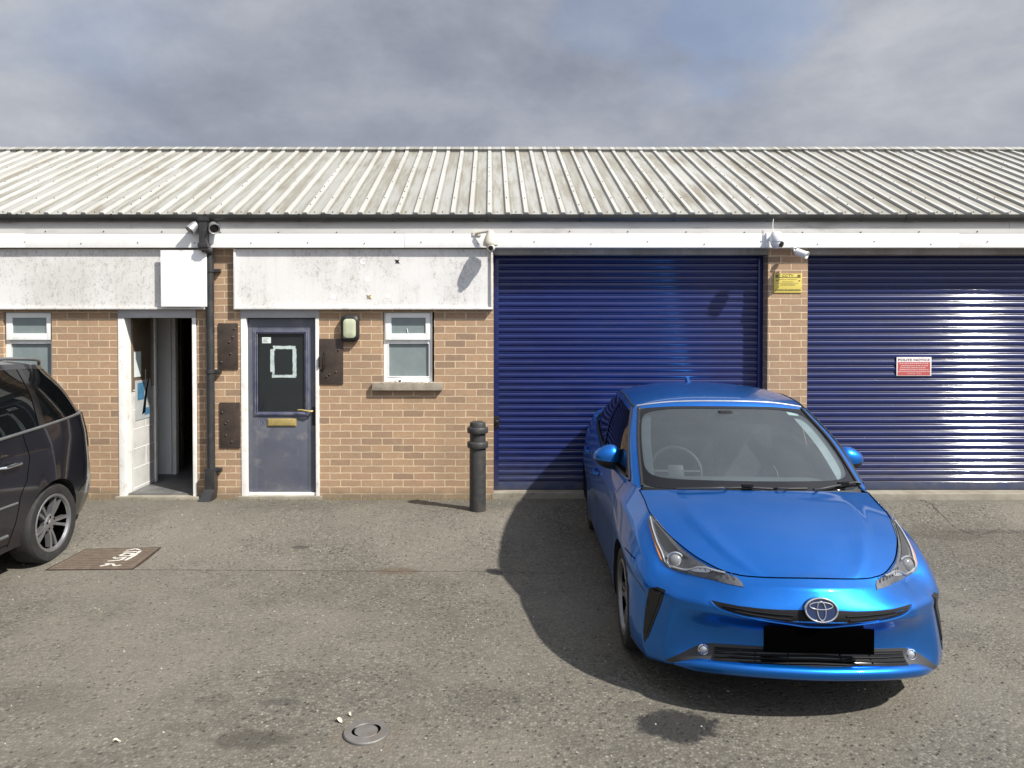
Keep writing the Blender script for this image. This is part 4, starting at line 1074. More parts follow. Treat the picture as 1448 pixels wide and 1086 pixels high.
def cut_arches(mb, arches):
    """remove the faces inside each wheel arch and settle the rim on a clean arc"""
    keep = []; 
    def inside(p):
        for (v, w, r) in arches:
            if abs(p.x) > .5 and math.hypot(p.y - v, p.z - w) < r: return (v, w, r)
        return None
    cut_v = {}
    fs = []; ms = []
    for f, m in zip(mb.f, mb.m):
        c = sum((mb.v[i] for i in f), Vector()) / len(f)
        if inside(c):
            for i in f: cut_v.setdefault(i, 0)
        else: fs.append(f); ms.append(m)
    used = {i for f in fs for i in f}
    for i in cut_v:
        if i in used:
            p = mb.v[i]
            a = min(arches, key=lambda a: abs(math.hypot(p.y - a[0], p.z - a[1]) - a[2]))
            d = Vector((0, p.y - a[0], p.z - a[1])); L = d.length
            if L > 1e-6 and abs(L - a[2]) < .09: d *= a[2] / L; mb.v[i] = Vector((p.x, a[0] + d.y, a[1] + d.z))
    mb.f = fs; mb.m = ms
def arch_liner(arches, net_u, r_add=.0, inner=.50, lo=-25):
    mb = MB()
    for (v, w, r) in arches:
        for sgn in (1, -1):
            A = [R(a) for a in range(lo, 181 - lo, 7)]
            def pt(a, k):
                y, z = v + (r + r_add) * math.cos(a), w + (r + r_add) * math.sin(a)
                xo = net_u(y, z)
                return Vector((sgn * (xo - .004 if k == 0 else inner), y, z))
            mb.grid(lambda a, k: pt(a, k), A, [0, 1])
            mb.add([Vector((sgn * inner, v + (r + r_add) * math.cos(a), w + (r + r_add) * math.sin(a))) for a in A], [tuple(range(len(A)))])
    return mb
def wheel(parent, loc, side, rad, width, spokes, mats_, rimr, style, spin=0, face=.0):
    """tyre with the rim as its own piece; side=+1 outer face towards +u"""
    M = Matrix.Translation(Vector(loc)) @ Matrix.Rotation(R(90) * side, 4, 'Y') @ Matrix.Rotation(spin, 4, 'Z')
    h = width / 2; t = MB()
    t.lathe([(rimr, -h * .9), (rad * .90, -h), (rad * .97, -h * .86), (rad, -h * .62), (rad, h * .62), (rad * .97, h * .86), (rad * .93, h * .98), (rad * .86, h * 1.0), (rimr + .012, h * .93), (rimr, h * .86)], M, 48, cap=False)
    for g in (-.35, 0, .35): pass
    to = t.build('wheel', M_['rubber'], parent, smooth_deg=30)
    r = MB(); r.mi = 1
    r.lathe([(rimr - .004, -h * .7), (rimr - .02, -h * .3), (rimr - .035, -h * .2), (.02, -h * .2)], M, 40, cap=False)
    r.mi = 0
    r.lathe([(rimr + .010, h * .94), (rimr + .004, h * .98), (rimr - .012, h * .94), (rimr - .022, h * .75)], M, 40, cap=False)
    r.mi = 1; r.lathe([(rimr - .022, h * .75), (rimr - .03, h * .5), (rimr - .035, -h * .3)], M, 40, cap=False); r.mi = 0
    f = h * .72
    for k in range(spokes):
        a0 = 2 * math.pi * k / spokes
        for off, wd in style:
            a = a0 + off
            ra, rb = .045, rimr - .006
            def q(rr, t_, z): return Vector((rr * math.cos(a) - t_ * math.sin(a), rr * math.sin(a) + t_ * math.cos(a), z))
            w0, w1 = wd
            vs = [q(ra, -w0, f - .012), q(ra, w0, f - .012), q(rb, w1, f + .004), q(rb, -w1, f + .004), q(ra, -w0 * 1.2, f - .05), q(ra, w0 * 1.2, f - .05), q(rb, w1 * 1.2, f - .035), q(rb, -w1 * 1.2, f - .035)]
            mid = [q((ra + rb) / 2, -(w0 + w1) / 2 * .9, f + .002), q((ra + rb) / 2, (w0 + w1) / 2 * .9, f + .002)]
            vs += mid
            r.add([M @ v for v in vs], [(0, 1, 9, 8), (8, 9, 2, 3), (4, 7, 6, 5), (0, 4, 5, 1), (3, 2, 6, 7), (1, 5, 6, 2, 9), (0, 8, 3, 7, 4)])
    r.lathe([(.075, f - .05), (.075, f - .012), (.062, f - .002), (.032, f + .002), (.030, f + .006), (.002, f + .008)], M, 24)
    r.mi = 1
    for k in range(5):
        a = 2 * math.pi * (k + .5) / 5; r.lathe([(.010, f - .01), (.010, f + .001), (.004, f + .002)], M @ Matrix.Translation((.05 * math.cos(a), .05 * math.sin(a), 0)), 8)
    r.mi = 2; r.lathe([(.14, -h * .16), (.145, -h * .1), (.06, -h * .1)], M, 32)
    r.build('rim', [mats_[0], mats_[1], M_['cast_black']], to, smooth_deg=25)
    return to
# ------------------------------------------------------------------ the blue hatchback
def blue_car():
    a = -.056
    T = thing('blue_car', 'shiny bright blue hatchback parked nose out before the blue roller shutters', 'car', (1.646, 3.657, 0), a)
    # rotation: local u=(cos,sin) v=(-sin,cos) ; a<0 turns the tail to the right
    rows = [
     [(0,.13,.728),(.345,.205,.712),(.50,.33,.742),(.60,.485,.788),(.670,.645,.834),(.715,.835,.884),(.722,1.02,.925),(.748,1.26,.962),(.835,1.85,.985),(.845,2.55,1.01),(.82,3.25,1.06),(.79,3.65,1.10),(.72,4.05,1.13),(.58,4.35,1.13),(0,4.42,1.13)],
     [(0,.065,.695),(.335,.155,.678),(.50,.285,.664),(.625,.41,.662),(.768,.50,.680),(.805,.685,.755),(.822,.95,.815),(.850,1.28,.86),(.876,1.85,.86),(.880,2.55,.87),(.874,3.25,.91),(.862,3.65,.94),(.80,4.05,.96),(.62,4.42,.96),(0,4.5,.96)],
     [(0,.012,.605),(.32,.062,.602),(.525,.155,.594),(.675,.285,.584),(.800,.435,.572),(.856,.64,.642),(.880,.95,.70),(.884,1.28,.70),(.884,1.85,.67),(.888,2.55,.67),(.886,3.25,.70),(.886,3.65,.73),(.84,4.05,.74),(.66,4.45,.74),(0,4.56,.74)],
     [(0,-.004,.548),(.32,.046,.546),(.532,.140,.540),(.682,.275,.520),(.792,.435,.505),(.856,.645,.57),(.884,.95,.62),(.884,1.28,.62),(.878,1.85,.59),(.880,2.55,.59),(.880,3.25,.62),(.886,3.65,.64),(.846,4.05,.64),(.67,4.45,.63),(0,4.57,.63)],
     [(0,.070,.470),(.32,.112,.460),(.545,.200,.445),(.695,.275,.428),(.802,.425,.42),(.862,.63,.48),(.886,.95,.52),(.882,1.28,.52),(.868,1.85,.50),(.870,2.55,.50),(.872,3.25,.52),(.886,3.65,.54),(.85,4.05,.52),(.68,4.45,.5),(0,4.575,.5)],
     [(0,.085,.350),(.32,.122,.342),(.555,.205,.325),(.72,.285,.290),(.812,.415,.275),(.866,.61,.31),(.884,.95,.32),(.880,1.28,.32),(.866,1.85,.30),(.868,2.55,.30),(.870,3.25,.32),(.884,3.65,.34),(.85,4.05,.34),(.68,4.43,.34),(0,4.56,.34)],
     [(0,.03,.275),(.32,.066,.268),(.555,.165,.242),(.71,.285,.205),(.798,.405,.180),(.850,.59,.20),(.862,.95,.20),(.860,1.28,.20),(.845,1.85,.185),(.846,2.55,.185),(.848,3.25,.20),(.862,3.65,.21),(.83,4.05,.22),(.66,4.38,.24),(0,4.48,.24)],
     [(0,.09,.225),(.32,.12,.220),(.54,.20,.205),(.67,.31,.180),(.76,.42,.165),(.80,.60,.17),(.80,.95,.16),(.80,1.28,.16),(.79,1.85,.155),(.79,2.55,.155),(.79,3.25,.16),(.80,3.65,.17),(.78,4.05,.18),(.60,4.32,.2),(0,4.42,.2)]]
    rows = [[(u + (.032 * smooth(1.6, 3.2, v) if u > .5 and v < 4.2 else 0), v, w) for u, v, w in row] for row in rows]
    net = Net(rows, sharp_c={2: (2, 3, 4), 3: (2, 3, 4), 4: (2, 3, 4), 5: (2, 3, 4), 6: (3, 4)}, sharp_r=(1, 3)); ncol = 14
    body = MB()
    cols = []
    for c in range(ncol): cols += [c + k / 7 for k in range(7)]
    cols.append(ncol)
    patch(body, net.P, frange(0, 7, 49), cols)
    full = BVHTree.FromPolygons([tuple(v) for v in body.v], body.f)
    # hood: Coons-like sheet between the shut line, the wing lines and the cowl
    def edge(t): return net.row(0, 1 + 5.6 * t)                      # right wing line
    def front(s): return net.row(0, abs(s))                          # -1..1
    cow_c = Vector((0, .985, .985))
    def back(s):
        e = edge(1); k = abs(s)
        return Vector((e.x * s, cow_c.y + (e.y - cow_c.y) * k ** 2.2, cow_c.z + (e.z - cow_c.z) * k ** 2.6))
    def hood(s, t):
        e = edge(t); E = Vector((e.x * s, e.y, e.z)); f0 = front(s); f0 = Vector((math.copysign(f0.x, s) if s else 0, f0.y, f0.z)); b0 = back(s)
        e0, e1 = edge(0), edge(1)
        fl = Vector((e0.x * s, e0.y, e0.z)); bl = Vector((e1.x * s, e1.y, e1.z))
        p = E + (f0 - fl) * (1 - t) + (b0 - bl) * t
        k = abs(s)
        p.z += .020 * (1 - k ** 2.4) * math.sin(math.pi * min(1, t * .9 + .03)) * (1 - .3 * t)
        sc_ = .62 + .12 * t                                            # the two soft creases of the bonnet
        p.z += .012 * math.exp(-((k - sc_) / (.035 if k > sc_ else .10)) ** 2) * math.sin(math.pi * min(1, t * 1.02)) ** .7
        return p
    hd = MB(); hd.grid(hood, frange(-1, 1, 48), frange(0, 1, 40))
    # greenhouse rings: base and roof edge
    G0 = [(0,1.02,.975),(.40,1.065,.972),(.705,1.19,.962),(.775,1.33,.968),(.835,1.85,.985),(.842,2.40,1.003),(.838,2.60,1.012),(.815,3.25,1.06),(.765,3.75,1.105),(.66,4.12,1.13),(.45,4.36,1.125),(0,4.42,1.125)]
    Gm = [(0,1.47,1.222),(.385,1.51,1.216),(.675,1.585,1.195),(.735,1.68,1.203),(.765,1.98,1.235),(.775,2.44,1.265),(.772,2.62,1.27),(.742,3.22,1.262),(.685,3.68,1.235),(.60,4.00,1.20),(.42,4.24,1.17),(0,4.30,1.17)]
    G1 = [(0,1.925,1.418),(.345,1.955,1.412),(.612,2.005,1.392),(.655,2.10,1.405),(.665,2.26,1.425),(.664,2.48,1.444),(.660,2.66,1.447),(.632,3.15,1.425),(.585,3.55,1.372),(.52,3.86,1.295),(.38,4.12,1.225),(0,4.20,1.225)]
    gh = Net([G0, Gm, G1])
    roofrise = .075
    def roof(s, b):                    # b: ring position 0(front)..11 ; s -1..1 across
        pass
    # roof sheet: across from side to side, along from header to tail
    def rp(s, t):
        side = gh.row(2, 2 + 9 * t) if t < 1 else gh.row(2, 11)
        # columns 2..10 on the side, header/tail blended
        side = gh.row(2, 2 + 8 * t); k = abs(s)
        f0 = gh.row(2, 2 * k); r0 = gh.row(2, 11 - 1 * k)
        e0, e1 = gh.row(2, 2), gh.row(2, 10)
        E = Vector((side.x * k, side.y, side.z))
        p = E + (f0 - Vector((e0.x * k, e0.y, e0.z))) * (1 - t) + (r0 - Vector((e1.x * k, e1.y, e1.z))) * t
        p.z += roofrise * (1 - k ** 2.5) * math.sin(math.pi * min(1, max(0, t))) ** .55
        p.x = math.copysign(p.x, s) if s else 0
        return p
    rf = MB(); rf.grid(rp, frange(-1, 1, 36), frange(0, 1, 44))
    pil = MB()
    def gcol(a0, a1, b0, b1, mb, na=14, nb=6): patch(mb, gh.P, frange(a0, a1, na), frange(b0, b1, nb))
    gcol(0, 2, 2, 3, pil)                              # A pillars
    gcol(1.80, 2, 3, 10, pil, 3, 40)                   # roof rail above the side glass
    gcol(0, .10, 3, 10, pil, 2, 40)                    # base of the side glass
    gcol(.10, 1.80, 8.3, 10, pil, 10, 10)              # rear quarter
    gcol(0, 2, 10, 11, pil, 10, 8)
    cut_arches(body, [(.95, .315, .352), (3.65, .315, .352)])
    bodyo = merge(body, pil).build('body', M_['blue_paint'], T, smooth_deg=50)
    # strip filling the cowl / belt between rings
    rfo = rf.build('roof_panel', M_['blue_paint'], T, smooth_deg=40)
    hdo = hd.build('bonnet', M_['blue_paint'], T, smooth_deg=40)
    ch = MB(); ch.grid(lambda s, k: back(s) * (1 - k) + (gh.row(0, 2.0 * abs(s)) if s >= 0 else Vector((-gh.row(0, 2 * abs(s)).x, gh.row(0, 2 * abs(s)).y, gh.row(0, 2 * abs(s)).z))) * k + Vector((0, .0, -.030 * math.sin(math.pi * k))), frange(-1, 1, 30), frange(0, 1, 6))
    ch.build('cowl', M_['black_plastic'], T)
    bs = MB()
    patch(bs, lambda k, b: net.row(0, b) * (1 - k) + gh.row(0, max(2.0, min(11, (b - 6.6) * 9 / 7.4 + 2))) * k, frange(0, 1, 2), frange(6.6, 14, 50)); bs.build('belt', M_['blue_paint'], bodyo, smooth_deg=40)
    rt = MB()
    # windscreen: clear glass inside a black border
    def ws(s, t):
        k = abs(s) * 2; p = gh.P(2 * t, k); p = p.copy(); p.x = math.copysign(p.x, s) if s else 0
        p.y -= .012 * math.sin(math.pi * t) * (1 - abs(s) ** 2); p.z += .010 * math.sin(math.pi * t) * (1 - abs(s) ** 2)
        return p
    wsb = MB(); wsb.grid(ws, frange(-1, 1, 44), frange(0, 1, 24)); wsb.build('windscreen', M_['windscreen_glass'], T, smooth_deg=60)
    fb = MB(); n = 120; outer = []; inner = []
    for i in range(n):
        g = 2 * math.pi * i / n; c_, s_ = math.cos(g), math.sin(g)
        e = 14.0; k = (abs(c_) ** e + abs(s_) ** e) ** (-1 / e); outer.append((c_ * k * .999, .5 + .5 * s_ * k * .999))
        e = 7.0; k = (abs(c_) ** e + abs(s_) ** e) ** (-1 / e); x, y = c_ * k, s_ * k
        inner.append((x * .945, .525 + (y * .435 if y < 0 else y * .435)))
    def frit(p, e):
        q = ws(*p); return q + Vector((0, -.002 - e, .002 + e))
    vs = [frit(p, 0) for p in outer] + [frit(((p[0] + q[0]) / 2, (p[1] + q[1]) / 2), 0) for p, q in zip(outer, inner)] + [frit(p, 0) for p in inner]
    fb.add(vs, [(k * n + i, k * n + (i + 1) % n, (k + 1) * n + (i + 1) % n, (k + 1) * n + i) for k in range(2) for i in range(n)])
    fb.build('windscreen_border', M_['gloss_black'], T, smooth_deg=60)
    for sg in (1, -1):
        pt = MB(); pt.grid(lambda q, k: Vector((sg * (gh.P(.15 + 1.7 * q, 1.93).x - .006 - .075 * k), gh.P(.15 + 1.7 * q, 1.93).y + .012 + .012 * k, gh.P(.15 + 1.7 * q, 1.93).z - .012 - .01 * k)), frange(0, 1, 20), [0, .5, 1]); pt.build('pillar_trim', M_['trim_pale'], T, smooth_deg=60)
    # silver tube painting the highlight along the header step of the roof
    hl = MB()
    for t in (.062,):
        hl.tube([rp(s, t + .012 * s * s) + Vector((0, 0, .001)) for s in frange(-.93, .93, 30)], .0075, 8)
    hl.build('roof_highlight', M_['lamp_silver'], rfo)
    rg = MB()
    for sg in (1, -1): rg.tube([Vector((sg * gh.P(1.97, b).x * .985, gh.P(1.97, b).y, gh.P(1.97, b).z + .006)) for b in frange(2.6, 9, 40)], .008, 6)
    build_parts(rg, 'roof_trim', M_['black_plastic'], rfo)
    # side glass and pillars
    for nm, b0, b1 in (('front_side_window', 3.15, 5.0), ('rear_side_window', 5.35, 7.25), ('quarter_window', 7.45, 8.3)):
        for sg in (1, -1):
            g = MB(); f = (lambda u, v, sg=sg: Vector((sg * (gh.P(u, v).x - .004), gh.P(u, v).y, gh.P(u, v).z)))
            g.grid(f, frange(.10, 1.80, 10), frange(b0, b1, 12)); g.build(nm, M_['side_glass' if nm == 'front_side_window' else 'privacy_glass'], T, smooth_deg=60)
    bp = MB()
    for b0, b1 in ((3.0, 3.16), (4.98, 5.37), (7.23, 7.47)):
        patch(bp, lambda u, v: gh.P(u, v) + Vector((.001, 0, 0)), frange(.10, 1.80, 8), frange(b0, b1, 3))
    build_parts(bp, 'window_pillar', M_['gloss_black'], T, smooth_deg=60)
    tr = MB()
    for sg in (1, -1):
        tr.tube([Vector((sg * (gh.P(.08, b).x + .004), gh.P(.08, b).y, gh.P(.08, b).z)) for b in frange(3.1, 8.6, 40)], .009, 6)
        tr.tube([Vector((sg * (gh.P(.03 + 1.9 * q, 2.93).x + .003), gh.P(.03 + 1.9 * q, 2.93).y, gh.P(.03 + 1.9 * q, 2.93).z)) for q in frange(0, 1, 20)], .010, 6)
        tr.tube([Vector((sg * (gh.P(2 * q, 2.0).x + .001), gh.P(2 * q, 2.0).y - .003, gh.P(2 * q, 2.0).z + .003)) for q in frange(0, 1, 20)], .011, 6)
    build_parts(tr, 'window_trim', M_['black_plastic'], T)
    # projection of measured outlines onto the nose
    nose = merge(body, hd); bv = BVHTree.FromPolygons([tuple(v) for v in nose.v], nose.f); PJ = Projector(bv, T)
    PJf = Projector(full, T)
    # headlights ------------------------------------------------------------
    outl = [(920, 726), (917, 737), (922, 757), (929, 780), (934, 793), (941, 801), (956, 807.5), (975, 812), (1000, 818.5), (1030, 826), (1052, 830.5), (1049, 824), (1043, 817.5), (1024, 810.5), (1003, 802), (984, 791), (966, 777.5), (952, 763), (940, 749), (930, 737)]
    dark = PJ.poly(outl, .004, .014, 6, bulge=.004)
    chromeL = PJ.line([(921, 733), (925, 751), (930.5, 768), (937, 783), (941, 796), (952, 802.5), (968, 806.5), (975, 806.5), (988, 802.5), (1001, 803.5), (1014, 808), (1026, 811)], .0056, .013)
    cluster = PJ.poly([(967, 805), (976, 804.5), (988, 801.5), (1001, 802), (1013, 806.5), (1001, 810), (986, 809)], .011, .006, 6)
    amber = PJ.poly([(918.5, 738), (922.5, 752), (928, 768), (934, 783), (938, 795), (934.5, 791), (930, 780), (924, 761), (919.5, 745)], .0105, .006, 6)
    refl = PJ.poly([(926, 738), (937, 751), (950, 767), (962, 780), (975, 790), (952, 786), (941, 778), (933, 763)], .010, .006, 6)
    ribs = MB()
    for i in range(7):
        x = 986 + i * 8; q = PJ.line([(x, 797 + i * 2.4), (x + 6, 805.5 + i * 2.6)], .0022, .011); ribs.add(q.v, q.f)
    p, nrm = PJ.hit(956, 793.5)
    for sg in (-1, 1):
        fx = (lambda m: m) if sg == -1 else mirrored
        h = fx(dark).build('headlight', M_['lamp_dark'], T, smooth_deg=60)
        fx(chromeL).build('light_guide', M_['lamp_silver'], h); fx(cluster).build('reflector', M_['lamp_silver'], h, smooth_deg=60); fx(amber).build('indicator', M_['amber'], h, smooth_deg=60)
        fx(refl).build('inner_panel', M_['grey_plastic'], h, smooth_deg=60); build_parts(fx(ribs), 'lamp_rib', M_['grey_plastic'], h)
        pr = MB(); d = Vector((nrm.x * .45, -1, .12)); M = place(p + nrm * .006, d)
        pr.lathe([(.052, -.012), (.052, .006), (.047, .012), (.043, .010), (.042, .002), (.020, .0)], M, 28, cap=False)
        pr = fx(pr); pr.build('projector_ring', M_['chrome'], h)
        pl = MB(); pl.lathe([(.040, .0), (.037, .010), (.030, .018), (.018, .0235), (.001, .025)], M, 28); fx(pl).build('projector_lens', M_['lamp_lens'], h)
    # corner vents ------------------------------------------------------------
    v1 = PJ.poly([(918, 832), (930, 830), (941, 834.5), (936, 850), (927, 874), (917, 900), (911, 908), (910, 893), (913, 860)], .003, .012, 6)
    v2 = PJ.poly([(922, 836.5), (936, 837), (931, 853), (923, 874), (915, 896), (913.5, 890), (916, 858)], .0055, .004, 6)
    for fx in ((lambda m: m), mirrored):
        o = fx(v1).build('corner_vent', M_['gloss_black'], T, smooth_deg=60); fx(v2).build('vent_insert', M_['black_plastic'], o, smooth_deg=60)
    # upper grille slot, emblem -------------------------------------------------
    def sym(pts):                 # measured half outline completed by its mirror image on the body
        return pts
    slot = [(1003.5, 848.5), (1022, 852.5), (1045, 857), (1075, 860.5), (1105, 862.5), (1132, 862.5), (1158, 862), (1158, 884), (1140, 883), (1118, 879.5), (1090, 876), (1058, 871), (1030, 864), (1013, 857)]
    slotm = PJ.poly(slot, .003, .010, 7); sl = merge(slotm, mirrored(slotm)); so = sl.build('upper_grille', M_['slat_black'], T, smooth_deg=60)
    bars = MB()
    for pts in ([(1024, 857), (1060, 863.5), (1100, 868.5), (1122, 870)], [(1040, 863.5), (1070, 869.5), (1100, 874), (1118, 875.5)]):
        q = PJ.line(pts, .0045, .005); bars.add(q.v, q.f)
    build_parts(merge(bars, mirrored(bars)), 'grille_bar', M_['gloss_black'], so)
    lipl = PJ.line(spline2([(1004, 850), (1013, 858.5), (1030, 866), (1058, 873), (1090, 878.5), (1118, 882.5), (1140, 885.8), (1158, 886.5)], 4), .0055, .002)
    merge(lipl, mirrored(lipl)).build('grille_lip', M_['blue_paint'], so)
    hl_ = full.ray_cast(Vector((0, -1, .612)), Vector((0, 1, 0))); ep = hl_[0] + Vector((0, -.012, .0))
    eM = Matrix.Translation(ep) @ Matrix.Rotation(R(-14), 4, 'X')
    def oval(a_, b_, cx=0, cy=0, n=40): return [eM @ Vector((cx + a_ * math.cos(2 * math.pi * i / n), -.012, cy + b_ * math.sin(2 * math.pi * i / n))) for i in range(n)]
    E0 = MB(); E0.prism([(.083 * math.cos(2 * math.pi * i / 40), .061 * math.sin(2 * math.pi * i / 40)) for i in range(40)], lambda x, z, y: eM @ Vector((x, y, z)), .02, -.009)
    em = E0.build('emblem', M_['emblem_blue'], T)
    E1 = MB(); E1.tube(oval(.078, .0565), .0052, 8, closed=True); E1.tube(oval(.056, .0175, 0, .020), .0034, 8, closed=True); E1.tube(oval(.0205, .045, 0, -.003), .0034, 8, closed=True)
    E1.build('emblem_ring', M_['chrome'], em)
    # number plate (blank black) ---------------------------------------------------
    pz = [W(1161, y, 3.63).z for y in (920.5, 885)]
    b = MB(); b.box(-.270, .270, .020, .032, .388, .512, .003); b.build('number_plate', M_['plate_black'], T)
    pb = MB(); pb.box(-.24, .24, .032, .10, .41, .50); pb.build('plate_holder', M_['black_plastic'], T)
    # lower grille, dark cheeks, fog lamps, lip -------------------------------------
    cheek = PJf.poly([(940, 933.5), (958, 926), (976, 917), (990, 910.5), (1005, 909.5), (1060, 913), (1110, 916), (1158, 917), (1158, 954), (1110, 952.5), (1062, 950), (1010, 945), (980, 941), (958, 938.5)], .003, .010, 7)
    ck = merge(cheek, mirrored(cheek)).build('lower_grille', M_['grey_plastic'], T, smooth_deg=60)
    mesh_ = PJf.poly([(1010, 914), (1060, 917), (1110, 919.5), (1158, 920), (1158, 949), (1110, 948), (1062, 946), (1018, 942), (1004, 938), (1008, 926)], .0055, .004, 7)
    merge(mesh_, mirrored(mesh_)).build('grille_backing', M_['gloss_black'], ck, smooth_deg=60)
    gbm = MB()
    for k in range(5):
        y0 = 917.5 + k * 6.0; q = PJf.line([(1012 - k * .8, y0 - 1), (1060, y0 + 2), (1110, y0 + 3.6), (1158, y0 + 4)], .0055, .010); gbm.add(q.v, q.f)
    for x in (1068, 1114):
        q = PJf.line([(x, 921), (x - 1, 946)], .003, .009); gbm.add(q.v, q.f)
    build_parts(merge(gbm, mirrored(gbm)), 'grille_bar', M_['slat_black'], ck)
    p, nrm = PJf.hit(994.5, 918)
    for fx in ((lambda m: m), mirrored):
        f = MB(); M = place(p + nrm * .002, Vector((nrm.x * .4, -1, .15))); f.lathe([(.029, -.01), (.029, .008), (.024, .013), (.021, .010)], M, 24, cap=False); o = fx(f).build('fog_lamp', M_['chrome'], T)
        f = MB(); f.lathe([(.022, .0), (.018, .008), (.009, .012), (.001, .013)], M, 20); fx(f).build('fog_lens', M_['lamp_silver'], o)
    # painted lip under the grille
    def lipf(s, k):
        b = abs(s) * 2.72; base = net.row(6, b); th = [(.012, .040), (-.016, .034), (-.026, .016), (-.020, -.012), (.01, -.034), (.05, -.040)][k]
        taper = 1 - .75 * max(0, (abs(s) - .72) / .28) ** 1.5
        nrm_ = Vector((base.x * .9, -(1 - .45 * abs(s)), 0)).normalized()
        p = base + nrm_ * (-th[0]) * taper + Vector((0, 0, th[1] * taper - .004)); p.x = math.copysign(p.x, s) if s else 0
        return p
    lp = MB(); lp.grid(lipf, frange(-1, 1, 60), list(range(6))); lp.build('front_lip', M_['blue_paint'], T, smooth_deg=60)
    # bonnet shut lines, bumper seam, door gaps ----------------------------------------
    gp = MB()
    gp.tube([front(s) + Vector((0, -.001, .001)) if s >= 0 else Vector((-front(s).x, front(s).y - .001, front(s).z + .001)) for s in frange(-1, 1, 30)], .0032, 5)
    for sg in (1, -1): gp.tube([Vector((sg * edge(t).x, edge(t).y, edge(t).z + .0015)) for t in frange(0, 1, 30)], .0035, 5)
    for sg in (1, -1):
        ax = Vector((-sg, 0, 0)); bv2 = full
        def sd(pts): 
            q = strip_decal(bv2, [Vector((0, v, w)) for v, w in pts], .0030, .0012, ax); gp.add(q.v, q.f)
        def dens(pts): return [(a[0] + (b_[0] - a[0]) * i / 8, a[1] + (b_[1] - a[1]) * i / 8) for a, b_ in zip(pts[:-1], pts[1:]) for i in range(9)]
        sd(dens([(1.42, .96), (1.40, .7), (1.46, .30), (1.52, .22)])); sd(dens([(2.52, .995), (2.50, .6), (2.46, .25)])); sd(dens([(3.30, 1.05), (3.34, .85), (3.16, .55), (3.10, .26)])); sd(dens([(1.52, .225), (2.4, .215), (3.1, .24)]))
        sd(dens([(.60, .665), (.70, .672), (.78, .675)]))
    build_parts(gp, 'panel_gap', M_['plate_black'], T, smooth_deg=0)
    for sg in (1, -1):
        for v, w in ((2.34, .83), (3.12, .88)):
            h = full.ray_cast(Vector((sg * 3, v, w)), Vector((-sg, 0, 0)))
            if h[0]:
                m = MB(); x = h[0].x; m.tube([(x, v - .10, w), (x + sg * .028, v - .07, w + .002), (x + sg * .030, v + .06, w + .006), (x, v + .09, w + .006)], [.009, .012, .012, .009], 8); m.build('door_handle', M_['blue_paint'], T)
    # mirrors -------------------------------------------------------------------------------
    for sg in (1, -1):
        c = Vector((sg * .880, 1.78, 1.050)); sh = MB(); bl = MB()
        def mir(th, ph):
            x = .098 * math.copysign(abs(math.cos(ph)) ** .8, math.cos(ph)) * math.cos(th); y = .085 * math.sin(ph) * math.cos(th); z = .088 * math.copysign(abs(math.sin(th)) ** .85, math.sin(th))
            y = y if y < 0 else y * .45
            z *= 1 - .30 * (x / .098)                              # lower toward the tip
            return c + Vector((sg * x, y + .25 * x * .6, z + .006))
        sh.grid(mir, frange(R(-12), R(90), 10), frange(0, 2 * math.pi, 32)); bl.grid(mir, frange(R(-90), R(-12), 7), frange(0, 2 * math.pi, 32))
        o = sh.build('mirror', M_['blue_paint'], T, smooth_deg=60); bl.build('mirror_base', M_['black_plastic'], o, smooth_deg=60)
        st = MB(); st.tube([c + Vector((-sg * .04, .0, -.05)), c + Vector((-sg * .10, .01, -.062)), Vector((sg * .835, 1.79, .955))], [.03, .026, .03], 10); st.build('mirror_stalk', M_['black_plastic'], o)
    # wipers -----------------------------------------------------------------------------------
    for pts, kn in (([(957, 695), (1010, 694), (1056, 692), (1100, 694.5), (1140, 694)], (1056, 691)), ([(1150, 696), (1172, 691.5), (1192, 687.5), (1212, 683.5), (1226, 681.5)], (1190, 688))):
        PW = Projector(BVHTree.FromPolygons([tuple(v) for v in merge(wsb, hd, ch).v], merge(wsb, hd, ch).f), T)
        w = PW.line(pts, .0075, .018); o = w.build('wiper', M_['black_plastic'], T)
        k = MB(); p_, n_ = PW.hit(*kn); k.box(-.035, .035, -.012, .012, -.010, .012, .005, Matrix.Translation(p_ + n_ * .026)); k.build('wiper_joint', M_['gloss_black'], o)
    # washer, aerial
    sf = MB(); ax_ = rp(0, .62)
    sf.prism([(-.06, 0), (.0, .035), (.045, .055), (.07, .0)], lambda v, z, x: ax_ + Vector((x, v, z - .004)), -.012, .012); sf.build('aerial', M_['blue_paint'], T)
    # underside, arch liners
    ub = MB(); ub.box(-.76, .76, .45, 4.3, .17, .20); ub.build('underbody', M_['dark_inside'], T)
    def nu(y, z):
        h = full.ray_cast(Vector((3, y, z)), Vector((-1, 0, 0))); return h[0].x if h[0] else .86
    ar = arch_liner([(.95, .315, .353), (3.65, .315, .353)], nu); build_parts(ar, 'wheel_arch', M_['dark_inside'], T)
    for v in (.95, 3.65):
        for sg in (1, -1): wheel(T, (sg * .765, v, .315), sg, .315, .205, 5, (M_['wheel_grey'], M_['plate_black']), .222, ((-.16, (.016, .013)), (.16, (.016, .013))), spin=.4)
    # interior ---------------------------------------------------------------------------------
    I = MB(); I.box(-.72, .72, 1.25, 4.0, .28, .36); I.box(-.72, .72, 3.75, 3.8, .36, 1.0); I.build('cabin_floor', M_['dark_inside'], T)
    d = MB()
    def dsh(s, t): return Vector((s * .70, 1.12 + .62 * t + .06 * s * s, .925 + .055 * math.sin(math.pi * min(1, t * 1.1)) * (1 - .2 * abs(s)) - (.16 * max(0, t - .8) / .2 if t > .8 else 0)))
    d.grid(dsh, frange(-1, 1, 20), frange(0, 1, 14)); d.box(-.70, .70, 1.70, 1.74, .4, .85); d.build('dashboard', M_['dash'], T)
